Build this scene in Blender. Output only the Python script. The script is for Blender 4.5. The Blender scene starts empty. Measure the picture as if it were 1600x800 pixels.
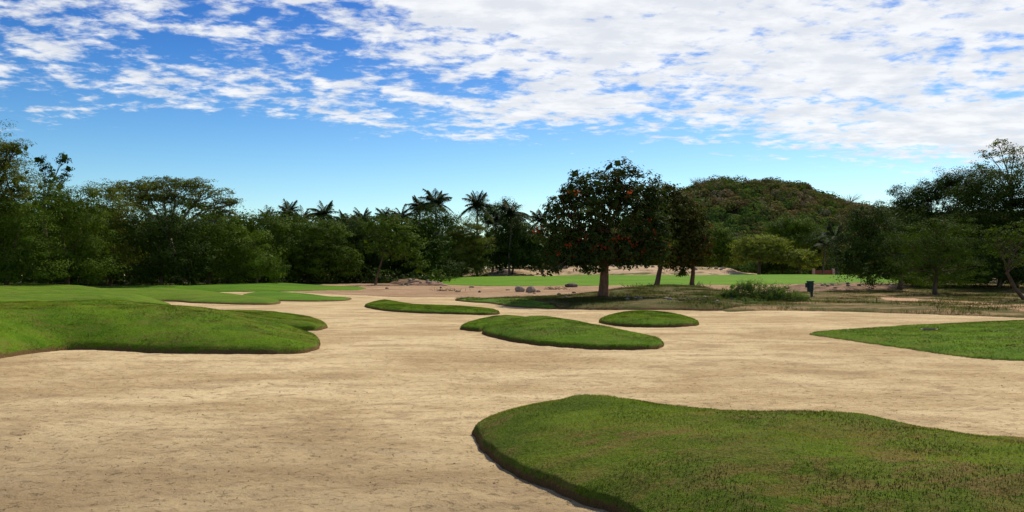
import bpy, math, random
import numpy as np
from math import radians, sin, cos, pi

# ------------------------------------------------------------------ camera, sky, sun, exposure
SC = bpy.context.scene
COL = SC.collection
F = 1256.0            # focal length in photo pixels (photo 1600 wide)
HOR = 425.0           # pixel row of the eye-level horizon
CH = 2.0              # eye height above the sand
camd = bpy.data.cameras.new('camera'); cam = bpy.data.objects.new('camera', camd); COL.objects.link(cam)
camd.sensor_width = 36.0; camd.lens = F/1600*36.0
camd.shift_y = (HOR-400)/1600.0
camd.clip_start = 0.1; camd.clip_end = 6000
cam.location = (0, 0, CH); cam.rotation_euler = (pi/2, 0, 0)
SC.camera = cam
SUN_AZ, SUN_EL = radians(26), radians(44)
sl = bpy.data.lights.new('sun', 'SUN'); so = bpy.data.objects.new('sun', sl); COL.objects.link(so)
sl.energy = 5.0; sl.angle = radians(0.55); sl.color = (1.0, 0.93, 0.80)
so.rotation_euler = (pi/2-SUN_EL, 0, pi-SUN_AZ)
SC.view_settings.view_transform = 'Standard'; SC.view_settings.look = 'None'
SC.view_settings.exposure = 0.14; SC.view_settings.gamma = 1.0; SC.view_settings.use_curve_mapping = False
SC.render.engine = 'CYCLES'
SC.cycles.max_bounces = 5; SC.cycles.transparent_max_bounces = 4; SC.cycles.diffuse_bounces = 3

class NT:
    """small node-tree helper"""
    def __init__(s, tree): s.t = tree; s.n = tree.nodes; s.l = tree.links
    def node(s, typ, **kw):
        n = s.n.new(typ)
        for k, v in kw.items():
            if k.startswith('i_'):
                k = k[2:]; k = int(k) if k.isdigit() else k.replace('_', ' ')
                s.put(n.inputs[k], v)
            else: setattr(n, k, v)
        return n
    def put(s, sock, v):
        if isinstance(v, bpy.types.NodeSocket): s.l.new(v, sock)
        elif isinstance(v, bpy.types.Node): s.l.new(v.outputs[0], sock)
        else: sock.default_value = v
    def m(s, op, a, b=0.0, c=0.0, clamp=False):
        n = s.n.new('ShaderNodeMath'); n.operation = op; n.use_clamp = clamp
        s.put(n.inputs[0], a); s.put(n.inputs[1], b); s.put(n.inputs[2], c); return n.outputs[0]
    def ss(s, x, a, b):
        n = s.n.new('ShaderNodeMapRange'); n.interpolation_type = 'SMOOTHSTEP'
        s.put(n.inputs[0], x); s.put(n.inputs[1], a); s.put(n.inputs[2], b); return n.outputs[0]
    def mix(s, f, a, b, mode='MIX'):
        n = s.n.new('ShaderNodeMix'); n.data_type = 'RGBA'; n.blend_type = mode; n.clamp_factor = True
        s.put(n.inputs[0], f); s.put(n.inputs[6], a); s.put(n.inputs[7], b); return n.outputs[2]
    def noise(s, vec, scale, detail=4, rough=0.55, dist=0.0, out='Fac'):
        n = s.n.new('ShaderNodeTexNoise'); s.put(n.inputs['Vector'], vec)
        n.inputs['Scale'].default_value = scale; n.inputs['Detail'].default_value = detail
        n.inputs['Roughness'].default_value = rough; n.inputs['Distortion'].default_value = dist
        return n.outputs[0 if out == 'Fac' else 1]
    def scale(s, vec, sc, loc=(0,0,0), rot=(0,0,0)):
        n = s.n.new('ShaderNodeMapping'); s.put(n.inputs[0], vec)
        n.inputs[1].default_value = loc; n.inputs[2].default_value = rot; n.inputs[3].default_value = sc
        return n.outputs[0]

def rgb(r, g, b): return (r, g, b, 1.0)

# world: Nishita sky with a procedural layer of altocumulus
W = bpy.data.worlds.new('World'); SC.world = W; W.use_nodes = True
t = NT(W.node_tree); t.n.clear()
sky = t.node('ShaderNodeTexSky'); sky.sky_type = 'NISHITA'; sky.sun_disc = False
sky.sun_elevation = SUN_EL; sky.sun_rotation = SUN_AZ
sky.air_density = 1.0; sky.dust_density = 0.6; sky.ozone_density = 2.5
tc = t.node('ShaderNodeTexCoord')
sep = t.node('ShaderNodeSeparateXYZ', i_0=tc.outputs['Generated'])
hs = t.node('ShaderNodeHueSaturation', i_Saturation=1.35, i_Value=1.0, i_Color=sky.outputs[0])
zc = t.m('MAXIMUM', sep.outputs[2], 0.02)
zc = t.m('ADD', zc, 0.12)
cu = t.m('DIVIDE', sep.outputs[0], zc); cv = t.m('DIVIDE', sep.outputs[1], zc)
comb = t.node('ShaderNodeCombineXYZ', i_0=cu, i_1=cv)
# deeper, more saturated blue higher up
el = t.ss(sep.outputs[2], 0.02, 0.33)
tint = t.mix(el, rgb(1.0, 1.20, 1.20), rgb(0.33, 0.57, 0.90))
skyc = t.mix(1.0, hs.outputs[0], tint, 'MULTIPLY')
n1 = t.noise(t.scale(comb, (1.05, 1.0, 1), rot=(0, 0, 0.2)), 4.4, 8, 0.60, 0.35)
n1b = t.noise(t.scale(comb, (1, 1.15, 1), (4, 4, 0), (0, 0, -0.2)), 12.5, 5, 0.6, 0.2)
n1 = t.m('ADD', t.m('MULTIPLY', n1, 0.50), t.m('MULTIPLY', n1b, 0.53))
n2 = t.noise(t.scale(comb, (0.8, 1.0, 1), (3.1, 7.7, 0), (0, 0, 0.3)), 1.3, 3, 0.5, 0.3)
n3 = t.noise(t.scale(comb, (1.0, 1.9, 1), (9.0, 2.0, 0), (0, 0, 0.25)), 3.1, 5, 0.6, 0.6)
# layer edge: the sheet of cloud ends towards the horizon, later on the right
edge = t.m('SUBTRACT', t.m('ADD', 3.52, t.m('MULTIPLY', cu, 0.13)), cv)       # >0 inside
edgef = t.ss(edge, -0.55, 0.65)
right = t.ss(cu, -1.3, 0.6)
cov = t.m('ADD', t.m('MULTIPLY', right, 0.145), 0.352)
cov = t.m('ADD', cov, t.m('MULTIPLY', t.m('SUBTRACT', n2, 0.5), 0.46))
cov = t.m('ADD', cov, t.m('MULTIPLY', t.m('SUBTRACT', n3, 0.5), 0.45))
cov = t.m('SUBTRACT', cov, t.m('MULTIPLY', t.m('SUBTRACT', 1.0, edgef), 0.38))
dens = t.m('ADD', t.m('SUBTRACT', n1, 0.5), t.m('SUBTRACT', cov, 0.375))
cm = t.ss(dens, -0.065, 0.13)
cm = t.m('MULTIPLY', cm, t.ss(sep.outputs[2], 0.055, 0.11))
cm = t.m('MULTIPLY', cm, t.m('ADD', 0.28, t.m('MULTIPLY', t.ss(cv, 0.9, 1.7), 0.72)))  # unseen cloud overhead and behind is thinned out to lower the fill light
shade = t.ss(t.noise(t.scale(comb, (1, 1.4, 1), (5, 1, 0)), 5.6, 5, 0.6), 0.36, 0.66)
cc = t.mix(shade, rgb(7.1, 7.4, 7.9), rgb(8.9, 9.0, 9.1))
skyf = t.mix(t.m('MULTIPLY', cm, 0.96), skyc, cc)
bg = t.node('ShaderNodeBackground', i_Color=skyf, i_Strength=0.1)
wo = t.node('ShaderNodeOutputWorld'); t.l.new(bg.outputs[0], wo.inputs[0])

# ------------------------------------------------------------------ helpers
def tag(o, label=None, cat=None, group=None, kind=None):
    if label: o['label'] = label
    if cat: o['category'] = cat
    if group: o['group'] = group
    if kind: o['kind'] = kind
    return o

def empty(name, loc=(0, 0, 0)):
    o = bpy.data.objects.new(name, None); COL.objects.link(o); o.location = loc
    o.empty_display_size = 0.2
    return o

def mesh_np(name, verts, faces, mat, parent=None, smooth=False, attrs=None):
    """one mesh object from numpy arrays; faces: (N,3) or (N,4)"""
    me = bpy.data.meshes.new(name)
    verts = np.asarray(verts, dtype=np.float32); faces = np.asarray(faces, dtype=np.int32)
    if parent is not None: verts = verts - np.array(parent.location, dtype=np.float32)
    k = faces.shape[1]
    me.vertices.add(len(verts)); me.vertices.foreach_set('co', verts.ravel())
    me.loops.add(faces.size); me.loops.foreach_set('vertex_index', faces.ravel())
    me.polygons.add(len(faces))
    me.polygons.foreach_set('loop_start', np.arange(0, faces.size, k, dtype=np.int32))
    me.polygons.foreach_set('loop_total', np.full(len(faces), k, dtype=np.int32))
    if smooth: me.polygons.foreach_set('use_smooth', np.ones(len(faces), dtype=bool))
    for an, (dom, typ, data) in (attrs or {}).items():
        a = me.attributes.new(an, typ, dom)
        a.data.foreach_set('value' if typ == 'FLOAT' else 'color', np.asarray(data, dtype=np.float32).ravel())
    me.update(calc_edges=True)
    me.materials.append(mat)
    o = bpy.data.objects.new(name, me); COL.objects.link(o)
    if parent is not None: o.parent = parent
    return o

def _hash(ix, iy, seed):
    h = (ix.astype(np.int64)*374761393 + iy.astype(np.int64)*668265263 + seed*2147483647) & 0xFFFFFFFF
    h = ((h ^ (h >> 13))*1274126177) & 0xFFFFFFFF
    h = (h ^ (h >> 16)) & 0xFFFFFFFF
    return h/4294967295.0
def vnoise(x, y, seed=0):
    ix = np.floor(x); iy = np.floor(y); fx = x-ix; fy = y-iy
    fx = fx*fx*fx*(fx*(fx*6-15)+10); fy = fy*fy*fy*(fy*(fy*6-15)+10)
    a = _hash(ix, iy, seed); b = _hash(ix+1, iy, seed); c = _hash(ix, iy+1, seed); d = _hash(ix+1, iy+1, seed)
    return (a*(1-fx)+b*fx)*(1-fy)+(c*(1-fx)+d*fx)*fy
def fbm(x, y, seed=0, oct=4, gain=0.5):
    s = 0; a = 1; n = 0
    for k in range(oct):
        s = s+a*(vnoise(x*2**k, y*2**k, seed+k*17)-0.5); n += a; a *= gain
    return s/n
def sstep(x, a, b):
    q = np.clip((x-a)/(b-a), 0, 1); return q*q*(3-2*q)

def P(u, D): return ((u-800)/F*D, D)                      # world x, y from a bearing and a distance
def Wp(u, v, z=0.0):                                       # world x, y of a spot seen at (u, v) and lying at height z
    return P(u, (CH-z)*F/(v-HOR))
def Q(u, v, D): return np.array([(u-800)/F*D, D, CH-(v-HOR)/F*D])

def G(x, y):
    """height of the ground sheet"""
    x = np.asarray(x, dtype=float); y = np.asarray(y, dtype=float)
    r = np.hypot(x, y)
    z = 0.5*sstep(y, 58, 95)+0.5*sstep(y, 110, 160)
    near = 1-sstep(r, 25, 60)
    z = z+0.10*fbm(x*0.12, y*0.12, 3, 3)*sstep(r, 8, 20)
    z = z+near*(0.030*fbm(x*0.9, y*1.1, 5, 3)+0.036*fbm(x*3.0, y*4.2, 9, 4, 0.6))
    return z

# ------------------------------------------------------------------ materials
def new_mat(name):
    m = bpy.data.materials.new(name); m.use_nodes = True
    q = NT(m.node_tree); q.n.clear()
    out = q.node('ShaderNodeOutputMaterial')
    return m, q, out
def finish(q, out, color, rough=0.9, normal=None, spec=0.2, transl=None, tcol=None):
    b = q.node('ShaderNodeBsdfPrincipled')
    q.put(b.inputs['Base Color'], color); q.put(b.inputs['Roughness'], rough)
    b.inputs['Specular IOR Level'].default_value = spec
    if normal is not None: q.put(b.inputs['Normal'], normal)
    sh = b.outputs[0]
    if transl:
        tr = q.node('ShaderNodeBsdfTranslucent'); q.put(tr.inputs[0], tcol if tcol is not None else color)
        mx = q.node('ShaderNodeMixShader'); mx.inputs[0].default_value = transl
        q.l.new(sh, mx.inputs[1]); q.l.new(tr.outputs[0], mx.inputs[2]); sh = mx.outputs[0]
    q.l.new(sh, out.inputs[0])
def bump(q, h, strength, dist):
    n = q.node('ShaderNodeBump'); q.put(n.inputs['Height'], h)
    n.inputs['Strength'].default_value = strength; n.inputs['Distance'].default_value = dist
    return n.outputs[0]

def mat_sand():
    m, q, out = new_mat('sand')
    g = q.node('ShaderNodeNewGeometry').outputs['Position']
    big = q.noise(q.scale(g, (0.16, 0.3, 1)), 1.0, 5, 0.6, 0.5)
    streak = q.noise(q.scale(g, (0.5, 2.0, 1), rot=(0, 0, 0.12)), 1.1, 7, 0.72, 1.0)
    pat = q.noise(q.scale(g, (0.8, 1.5, 1), (3, 8, 0), (0, 0, -0.2)), 0.9, 7, 0.68, 0.8)
    fine = q.noise(g, 26, 6, 0.75)
    mid = q.noise(q.scale(g, (1, 1.7, 1)), 3.2, 6, 0.7, 0.4)
    c = q.mix(q.ss(big, 0.36, 0.62), rgb(0.43, 0.305, 0.150), rgb(0.62, 0.470, 0.255))
    c = q.mix(q.m('MULTIPLY', q.ss(streak, 0.50, 0.68), 0.35), c, rgb(0.30, 0.205, 0.11))
    c = q.mix(q.m('MULTIPLY', q.ss(pat, 0.47, 0.64), 0.62), c, rgb(0.31, 0.21, 0.115))
    c = q.mix(q.m('MULTIPLY', q.ss(pat, 0.50, 0.34), 0.35), c, rgb(0.60, 0.46, 0.28))
    c = q.mix(q.m('MULTIPLY', q.ss(mid, 0.53, 0.72), 0.6), c, rgb(0.27, 0.18, 0.095))
    c = q.mix(q.m('MULTIPLY', q.ss(fine, 0.54, 0.68), 0.6), c, rgb(0.22, 0.145, 0.08))
    grit = q.noise(q.scale(g, (1, 1, 1), (7, 1, 0)), 9.0, 5, 0.75, 0.3)
    pit = q.ss(grit, 0.56, 0.68)
    c = q.mix(q.m('MULTIPLY', pit, 0.25), c, rgb(0.25, 0.165, 0.09))  # dark colour in the pits paints in their self-shadow
    c = q.mix(q.m('MULTIPLY', q.ss(grit, 0.44, 0.32), 0.3), c, rgb(0.68, 0.54, 0.36))
    # damp brownish sand in the hollow nearest to the viewer
    s = q.node('ShaderNodeSeparateXYZ', i_0=g)
    w = q.m('ADD', s.outputs[1], q.m('MULTIPLY', s.outputs[0], 0.35))
    w = q.m('ADD', w, q.m('MULTIPLY', big, 7.0))
    damp = q.m('SUBTRACT', 1.0, q.ss(w, 8.0, 15.5))
    c = q.mix(q.m('MULTIPLY', damp, 0.68), c, rgb(0.235, 0.165, 0.09))
    vo = q.node('ShaderNodeTexVoronoi', i_Scale=7.0, i_Vector=q.scale(g, (1, 1.3, 1)))
    peb = q.m('SUBTRACT', 1.0, q.ss(vo.outputs[0], 0.05, 0.10))
    rnd = q.node('ShaderNodeSeparateXYZ', i_0=vo.outputs[1])
    peb = q.m('MULTIPLY', peb, q.m('GREATER_THAN', rnd.outputs[0], 0.80))
    c = q.mix(q.m('MULTIPLY', peb, 0.7), c, rgb(0.16, 0.10, 0.06))
    h = q.m('ADD', q.m('MULTIPLY', mid, 0.5), q.m('ADD', q.m('MULTIPLY', fine, 0.35), q.m('MULTIPLY', streak, 0.3)))
    finish(q, out, c, 0.95, bump(q, q.m('SUBTRACT', q.m('ADD', h, q.m('MULTIPLY', pat, 0.4)), q.m('MULTIPLY', pit, 0.5)), 0.75, 0.08), 0.02)
    return m

def mat_turf(name, a, b, dry, dryamt=0.4, blades=False, scale=1.0):
    m, q, out = new_mat(name)
    g = q.node('ShaderNodeNewGeometry').outputs['Position']
    n1 = q.noise(q.scale(g, (0.5*scale, 0.9*scale, 1), rot=(0, 0, 0.5)), 1.0, 5, 0.62, 0.5)
    n2 = q.noise(q.scale(g, (1.2, 2.6, 1), rot=(0, 0, -0.35)), 1.6*scale, 6, 0.7, 0.9)
    n3 = q.noise(g, 30*scale, 5, 0.7)
    n4 = q.noise(q.scale(g, (0.35*scale, 0.6*scale, 1), (11, 3, 0), (0, 0, -0.4)), 1.3, 4, 0.6, 0.6)
    c = q.mix(q.ss(n1, 0.36, 0.62), rgb(*a), rgb(*b))
    c = q.mix(q.m('MULTIPLY', q.m('MULTIPLY', q.ss(n2, 0.40, 0.60), q.ss(n4, 0.36, 0.58)), dryamt), c, rgb(*dry))
    dark = tuple(0.42*v for v in a)
    c = q.mix(q.m('MULTIPLY', q.ss(n3, 0.42, 0.68), 0.6 if not blades else 0.25), c, rgb(*dark))
    if blades:
        at = q.node('ShaderNodeAttribute', attribute_name='rnd').outputs['Fac']
        v = q.m('ADD', 0.68, q.m('MULTIPLY', at, 0.5))
        cc = q.node('ShaderNodeCombineColor', i_0=v, i_1=v, i_2=v)
        c = q.mix(1.0, c, cc.outputs[0], 'MULTIPLY')
        c = q.mix(q.m('MULTIPLY', q.m('GREATER_THAN', at, 0.95), 0.35), c, rgb(*dry))
        finish(q, out, c, 0.8, None, 0.02, 0.5)
    else:
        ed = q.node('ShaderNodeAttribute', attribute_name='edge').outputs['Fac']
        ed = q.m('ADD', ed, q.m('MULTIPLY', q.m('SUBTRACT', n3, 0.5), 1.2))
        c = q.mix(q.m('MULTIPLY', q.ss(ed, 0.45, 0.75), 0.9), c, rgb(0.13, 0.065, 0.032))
        h = q.m('ADD', q.m('MULTIPLY', n2, 0.7), n3)
        finish(q, out, c, 0.95, bump(q, h, 0.7, 0.05), 0.05)
    return m

def mat_dirt(name, a, b, veg=None, vegamt=0.5, vs=0.6):
    m, q, out = new_mat(name)
    g = q.node('ShaderNodeNewGeometry').outputs['Position']
    n1 = q.noise(q.scale(g, (0.25, 0.5, 1)), 1.0, 6, 0.65, 0.4)
    n2 = q.noise(g, 3.0, 6, 0.75)
    n3 = q.noise(q.scale(g, (0.5, 1.0, 1), (4, 9, 0)), vs, 6, 0.7, 0.3)
    c = q.mix(q.ss(n1, 0.32, 0.68), rgb(*a), rgb(*b))
    c = q.mix(q.m('MULTIPLY', q.ss(n2, 0.5, 0.7), 0.5), c, rgb(*[0.5*v for v in a]))
    if veg: c = q.mix(q.m('MULTIPLY', q.ss(n3, 0.56-0.2*vegamt, 0.66-0.2*vegamt), 0.9), c, rgb(*veg))
    finish(q, out, c, 0.97, bump(q, n2, 0.9, 0.12), 0.05)
    return m

def mat_leaf(name, a, b, transl=0.3, yellow=None):
    m, q, out = new_mat(name)
    at = q.node('ShaderNodeAttribute', attribute_name='rnd').outputs['Fac']
    g = q.node('ShaderNodeNewGeometry').outputs['Position']
    n = q.noise(g, 0.55, 4, 0.6)
    c = q.mix(at, rgb(*a), rgb(*b))
    c = q.mix(q.m('MULTIPLY', q.ss(n, 0.42, 0.66), 0.55), c, rgb(*[v*1.5 for v in b]))
    if yellow: c = q.mix(q.m('MULTIPLY', q.m('GREATER_THAN', at, 0.88), 0.8), c, rgb(*yellow))
    tcol = q.mix(1.0, c, rgb(1.25, 1.35, 0.55), 'MULTIPLY')
    finish(q, out, c, 0.75, None, 0.04, transl, tcol)
    return m

def mat_col_leaf(name):
    m, q, out = new_mat(name)
    c = q.node('ShaderNodeAttribute', attribute_name='col').outputs['Color']
    finish(q, out, c, 0.9, None, 0.0, 0.2)
    return m

def mat_bark(name, a, b, sc=(7, 7, 1.2)):
    m, q, out = new_mat(name)
    g = q.node('ShaderNodeTexCoord').outputs['Object']
    n1 = q.noise(q.scale(g, sc), 1.0, 6, 0.7, 0.6)
    n2 = q.noise(g, 1.3, 3, 0.5)
    c = q.mix(q.ss(n1, 0.35, 0.65), rgb(*a), rgb(*b))
    c = q.mix(q.m('MULTIPLY', q.ss(n2, 0.5, 0.7), 0.4), c, rgb(*[0.6*v for v in a]))
    finish(q, out, c, 0.9, bump(q, n1, 0.9, 0.05), 0.1)
    return m

def mat_stone(name, a, b):
    m, q, out = new_mat(name)
    g = q.node('ShaderNodeTexCoord').outputs['Object']
    n1 = q.noise(g, 3.0, 6, 0.7); n2 = q.noise(g, 14, 4, 0.7)
    c = q.mix(q.ss(n1, 0.35, 0.65), rgb(*a), rgb(*b))
    c = q.mix(q.m('MULTIPLY', q.ss(n2, 0.5, 0.7), 0.5), c, rgb(*[0.5*v for v in a]))
    finish(q, out, c, 0.9, bump(q, q.m('ADD', n1, n2), 0.7, 0.06), 0.15)
    return m

def mat_paint(name, c0, rough=0.5):
    m, q, out = new_mat(name)
    g = q.node('ShaderNodeTexCoord').outputs['Object']
    n1 = q.noise(g, 6.0, 5, 0.65)
    c = q.mix(q.m('MULTIPLY', q.ss(n1, 0.45, 0.7), 0.4), rgb(*c0), rgb(*[0.6*v+0.02 for v in c0]))
    finish(q, out, c, rough, bump(q, n1, 0.15, 0.01), 0.35)
    return m

M = dict(
    sand=mat_sand(),
    turf=mat_turf('turf', (0.075, 0.115, 0.010), (0.120, 0.165, 0.014), (0.20, 0.125, 0.045), 0.8),
    turf_fresh=mat_turf('turf_fresh', (0.070, 0.150, 0.005), (0.115, 0.205, 0.008), (0.19, 0.15, 0.04), 0.5),
    blade_fresh=mat_turf('fresh_blades', (0.105, 0.215, 0.005), (0.170, 0.295, 0.009), (0.24, 0.20, 0.04), 0.5, True),
    turf_far=mat_turf('turf_far', (0.065, 0.155, 0.006), (0.105, 0.205, 0.009), (0.13, 0.12, 0.03), 0.25, scale=0.4),
    green=mat_turf('green_turf', (0.085, 0.200, 0.005), (0.125, 0.240, 0.008), (0.15, 0.19, 0.02), 0.2, scale=0.25),
    blade=mat_turf('grass_blades', (0.115, 0.190, 0.006), (0.200, 0.280, 0.012), (0.30, 0.19, 0.05), 0.85, True),
    rough=mat_turf('rough_turf', (0.050, 0.060, 0.010), (0.080, 0.090, 0.014), (0.17, 0.105, 0.045), 1.0),
    roughblade=mat_turf('rough_blades', (0.060, 0.10, 0.014), (0.095, 0.135, 0.02), (0.22, 0.14, 0.055), 0.7, True),
    dirt=mat_dirt('dirt', (0.27, 0.165, 0.090), (0.40, 0.265, 0.150)),
    scrub=mat_dirt('scrub_ground', (0.19, 0.115, 0.050), (0.29, 0.185, 0.085), (0.075, 0.075, 0.016), 0.6),
    path=mat_dirt('path_dirt', (0.42, 0.25, 0.135), (0.52, 0.33, 0.19)),
    bank=mat_dirt('sand_bank', (0.40, 0.26, 0.15), (0.56, 0.41, 0.25), (0.12, 0.11, 0.035), 0.35, 0.35),
    earthbank=mat_dirt('earth_bank', (0.20, 0.11, 0.07), (0.33, 0.20, 0.13), (0.07, 0.07, 0.02), 0.3, 1.2),
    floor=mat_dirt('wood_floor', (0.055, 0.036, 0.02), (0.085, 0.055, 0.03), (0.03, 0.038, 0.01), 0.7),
    leaf=mat_leaf('leaf_green', (0.026, 0.052, 0.005), (0.088, 0.132, 0.011), 0.14),
    leaf_dark=mat_leaf('leaf_dark', (0.016, 0.034, 0.006), (0.050, 0.080, 0.010), 0.12),
    leaf_bright=mat_leaf('leaf_bright', (0.034, 0.068, 0.005), (0.105, 0.155, 0.012), 0.18),
    leaf_olive=mat_leaf('leaf_olive', (0.055, 0.074, 0.011), (0.125, 0.140, 0.022), 0.25, (0.17, 0.14, 0.03)),
    leaf_pale=mat_leaf('leaf_pale', (0.115, 0.14, 0.022), (0.205, 0.22, 0.040), 0.3, (0.30, 0.25, 0.07)),  # pale foliage, albedo raised further to paint in sunlight
    leaf_tulip=mat_leaf('leaf_tulip', (0.020, 0.038, 0.009), (0.055, 0.075, 0.014), 0.2, (0.14, 0.075, 0.025)),
    leaf_rusty=mat_leaf('leaf_rusty', (0.028, 0.042, 0.008), (0.080, 0.082, 0.013), 0.2, (0.20, 0.075, 0.025)),
    flower=mat_leaf('flower_red', (0.21, 0.024, 0.010), (0.34, 0.060, 0.018), 0.3),
    palm=mat_leaf('palm_leaf', (0.018, 0.034, 0.010), (0.045, 0.066, 0.018), 0.2, (0.11, 0.08, 0.03)),
    weed=mat_leaf('weed_leaf', (0.060, 0.105, 0.022), (0.115, 0.165, 0.035), 0.35, (0.18, 0.15, 0.05)),
    hill=mat_col_leaf('hill_leaf'),
    bark=mat_bark('bark', (0.09, 0.055, 0.035), (0.17, 0.11, 0.07)),
    bark_red=mat_bark('bark_reddish', (0.17, 0.075, 0.04), (0.30, 0.15, 0.085)),
    bark_pale=mat_bark('bark_pale', (0.20, 0.15, 0.10), (0.32, 0.26, 0.18)),
    palmbark=mat_bark('palm_bark', (0.11, 0.085, 0.06), (0.2, 0.16, 0.12), (3, 3, 9)),
    stone=mat_stone('stone_pale', (0.30, 0.215, 0.15), (0.44, 0.33, 0.25)),
    stone_grey=mat_stone('stone_grey', (0.13, 0.092, 0.07), (0.24, 0.17, 0.13)),
    binpaint=mat_paint('dark_green_paint', (0.008, 0.035, 0.028)),
    redwall=mat_paint('red_wall_paint', (0.22, 0.07, 0.05), 0.9),
    whitewall=mat_paint('white_wall_paint', (0.42, 0.30, 0.27), 0.9),
    darkmetal=mat_paint('dark_metal', (0.03, 0.03, 0.03), 0.5),
)

# ------------------------------------------------------------------ turf and other ground pieces
def smooth_poly(pts, n=7):
    pts = np.array(pts, dtype=float); m = len(pts); out = []
    for i in range(m):
        p0, p1, p2, p3 = pts[(i-1) % m], pts[i], pts[(i+1) % m], pts[(i+2) % m]
        for k in range(n):
            s = k/n
            out.append(0.5*((2*p1)+(-p0+p2)*s+(2*p0-5*p1+4*p2-p3)*s*s+(-p0+3*p1-3*p2+p3)*s**3))
    return np.array(out)

def signed(x, y, poly):
    """signed distance, positive inside"""
    sh = x.shape; x = x.ravel(); y = y.ravel()
    d2 = np.full(x.shape, 1e18); ins = np.zeros(x.shape, dtype=bool)
    m = len(poly)
    for i in range(m):
        ax, ay = poly[i]; bx, by = poly[(i+1) % m]
        dx, dy = bx-ax, by-ay; L = dx*dx+dy*dy
        if L < 1e-12: continue
        tt = np.clip(((x-ax)*dx+(y-ay)*dy)/L, 0, 1)
        q = (x-ax-tt*dx)**2+(y-ay-tt*dy)**2
        np.minimum(d2, q, out=d2)
        if ay != by:
            c = ((ay > y) != (by > y)) & (x < (bx-ax)*(y-ay)/(by-ay)+ax)
            ins ^= c
    d = np.sqrt(d2); return np.where(ins, d, -d).reshape(sh)

SURF = []          # every ground piece, for standing things on it
def zground(x, y):
    z = float(G(x, y))
    for f, bb in SURF:
        if bb[0] < x < bb[1] and bb[2] < y < bb[3]:
            zz, sd = f(np.array([x]), np.array([y]))
            if sd[0] > 0: z = max(z, float(zz[0]))
    return z

def piece(name, polys, ctrl, mat, s=1.0, lip=0.05, lipw=0.04, wob=0.03, wobs=2.0, du=2.0, dmax=0.15, dv=0.8,
          bumpz=0.05, bumps=0.5, seed=0, edgew=0.06, absz=False, chaik=7, power=1.0):
    """a raised piece of ground: outline polygons (world), control heights [(x, y, h)], a lip at its edge"""
    polys = [smooth_poly(p, chaik) for p in polys]
    allp = np.concatenate(polys)
    cp = np.array(ctrl, dtype=float)
    if absz: cp = np.array([(a, b, c-float(G(a, b))) for a, b, c in cp])
    def f(x, y):
        sd = np.full(x.shape, -1e9)
        for p in polys: sd = np.maximum(sd, signed(x, y, p))
        sd = sd+wob*2*fbm(x*wobs, y*wobs, seed+11, 3)
        w = 0; h = 0
        for a, b, c in cp:
            q = 1/(((x-a)**2+(y-b)**2)+0.4)**1.5; w = w+q; h = h+q*c
        h = h/w
        e = np.clip(sd, 0, None)
        z = G(x, y)+h*(1-np.exp(-(e/s)**power))+lip*np.clip(e/lipw, 0, 1)**0.6
        z = z+bumpz*fbm(x*bumps, y*bumps, seed, 4)*np.clip(e/(s+0.3), 0, 1)
        z = np.where(sd < 0, G(x, y)-0.02+np.clip(sd, -0.3, 0)*1.0, z)
        return z, sd
    # polar lattice, finer where nearer
    D0, D1 = allp[:, 1].min()-0.3, allp[:, 1].max()+0.3
    D0 = max(D0, 1.5)
    ds = [D0]
    while ds[-1] < D1:
        d = ds[-1]; ds.append(d+min(dmax, max(0.015, d*d/(CH*F)*dv)))
    ds = np.array(ds)
    us = allp[:, 0]/allp[:, 1]*F
    uu = np.arange(max(us.min()-6, -1400), min(us.max()+6, 1700), du)
    U, D = np.meshgrid(uu, ds)
    X = U/F*D; Y = D
    Z, SD = f(X, Y)
    nr, nc = X.shape
    idx = np.arange(nr*nc).reshape(nr, nc)
    keep = SD > -0.35
    kf = keep[:-1, :-1] & keep[1:, :-1] & keep[:-1, 1:] & keep[1:, 1:]
    any_in = (SD > 0)
    a = np.stack([idx[:-1, :-1], idx[:-1, 1:], idx[1:, 1:], idx[1:, :-1]], -1)[kf]
    used = np.unique(a); rem = np.full(nr*nc, -1); rem[used] = np.arange(len(used))
    V = np.stack([X.ravel(), Y.ravel(), Z.ravel()], -1)[used]
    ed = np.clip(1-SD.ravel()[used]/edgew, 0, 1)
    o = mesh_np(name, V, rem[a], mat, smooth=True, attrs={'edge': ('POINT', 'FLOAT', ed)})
    tag(o, kind='structure')
    bb = (allp[:, 0].min()-1, allp[:, 0].max()+1, allp[:, 1].min()-1, allp[:, 1].max()+1)
    SURF.append((f, bb))
    return o, f, bb

# the ground sheet
def build_ground():
    rs = [0.3]
    while rs[-1] < 3000:
        r = rs[-1]; rs.append(r+max(0.05, min(r*r/(CH*F)*1.3, r*0.035)))
    rs = np.array(rs)
    th = np.concatenate([np.arange(-180, -42, 3.0), np.arange(-42, 42, 0.14), np.arange(42, 180, 3.0)])
    T, R = np.meshgrid(np.radians(th), rs)
    X = R*np.sin(T); Y = R*np.cos(T); Z = G(X, Y)
    nr, nc = X.shape; idx = np.arange(nr*nc).reshape(nr, nc)
    nx = np.roll(idx, -1, axis=1)
    f = np.stack([idx[:-1], nx[:-1], nx[1:], idx[1:]], -1).reshape(-1, 4)
    V = np.stack([X.ravel(), Y.ravel(), Z.ravel()], -1)
    # close the middle
    c = len(V); V = np.vstack([V, [[0, 0, float(G(0, 0))]]])
    o = mesh_np('ground', V, f, M['sand'], smooth=True)
    tag(o, kind='structure')
build_ground()

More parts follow.
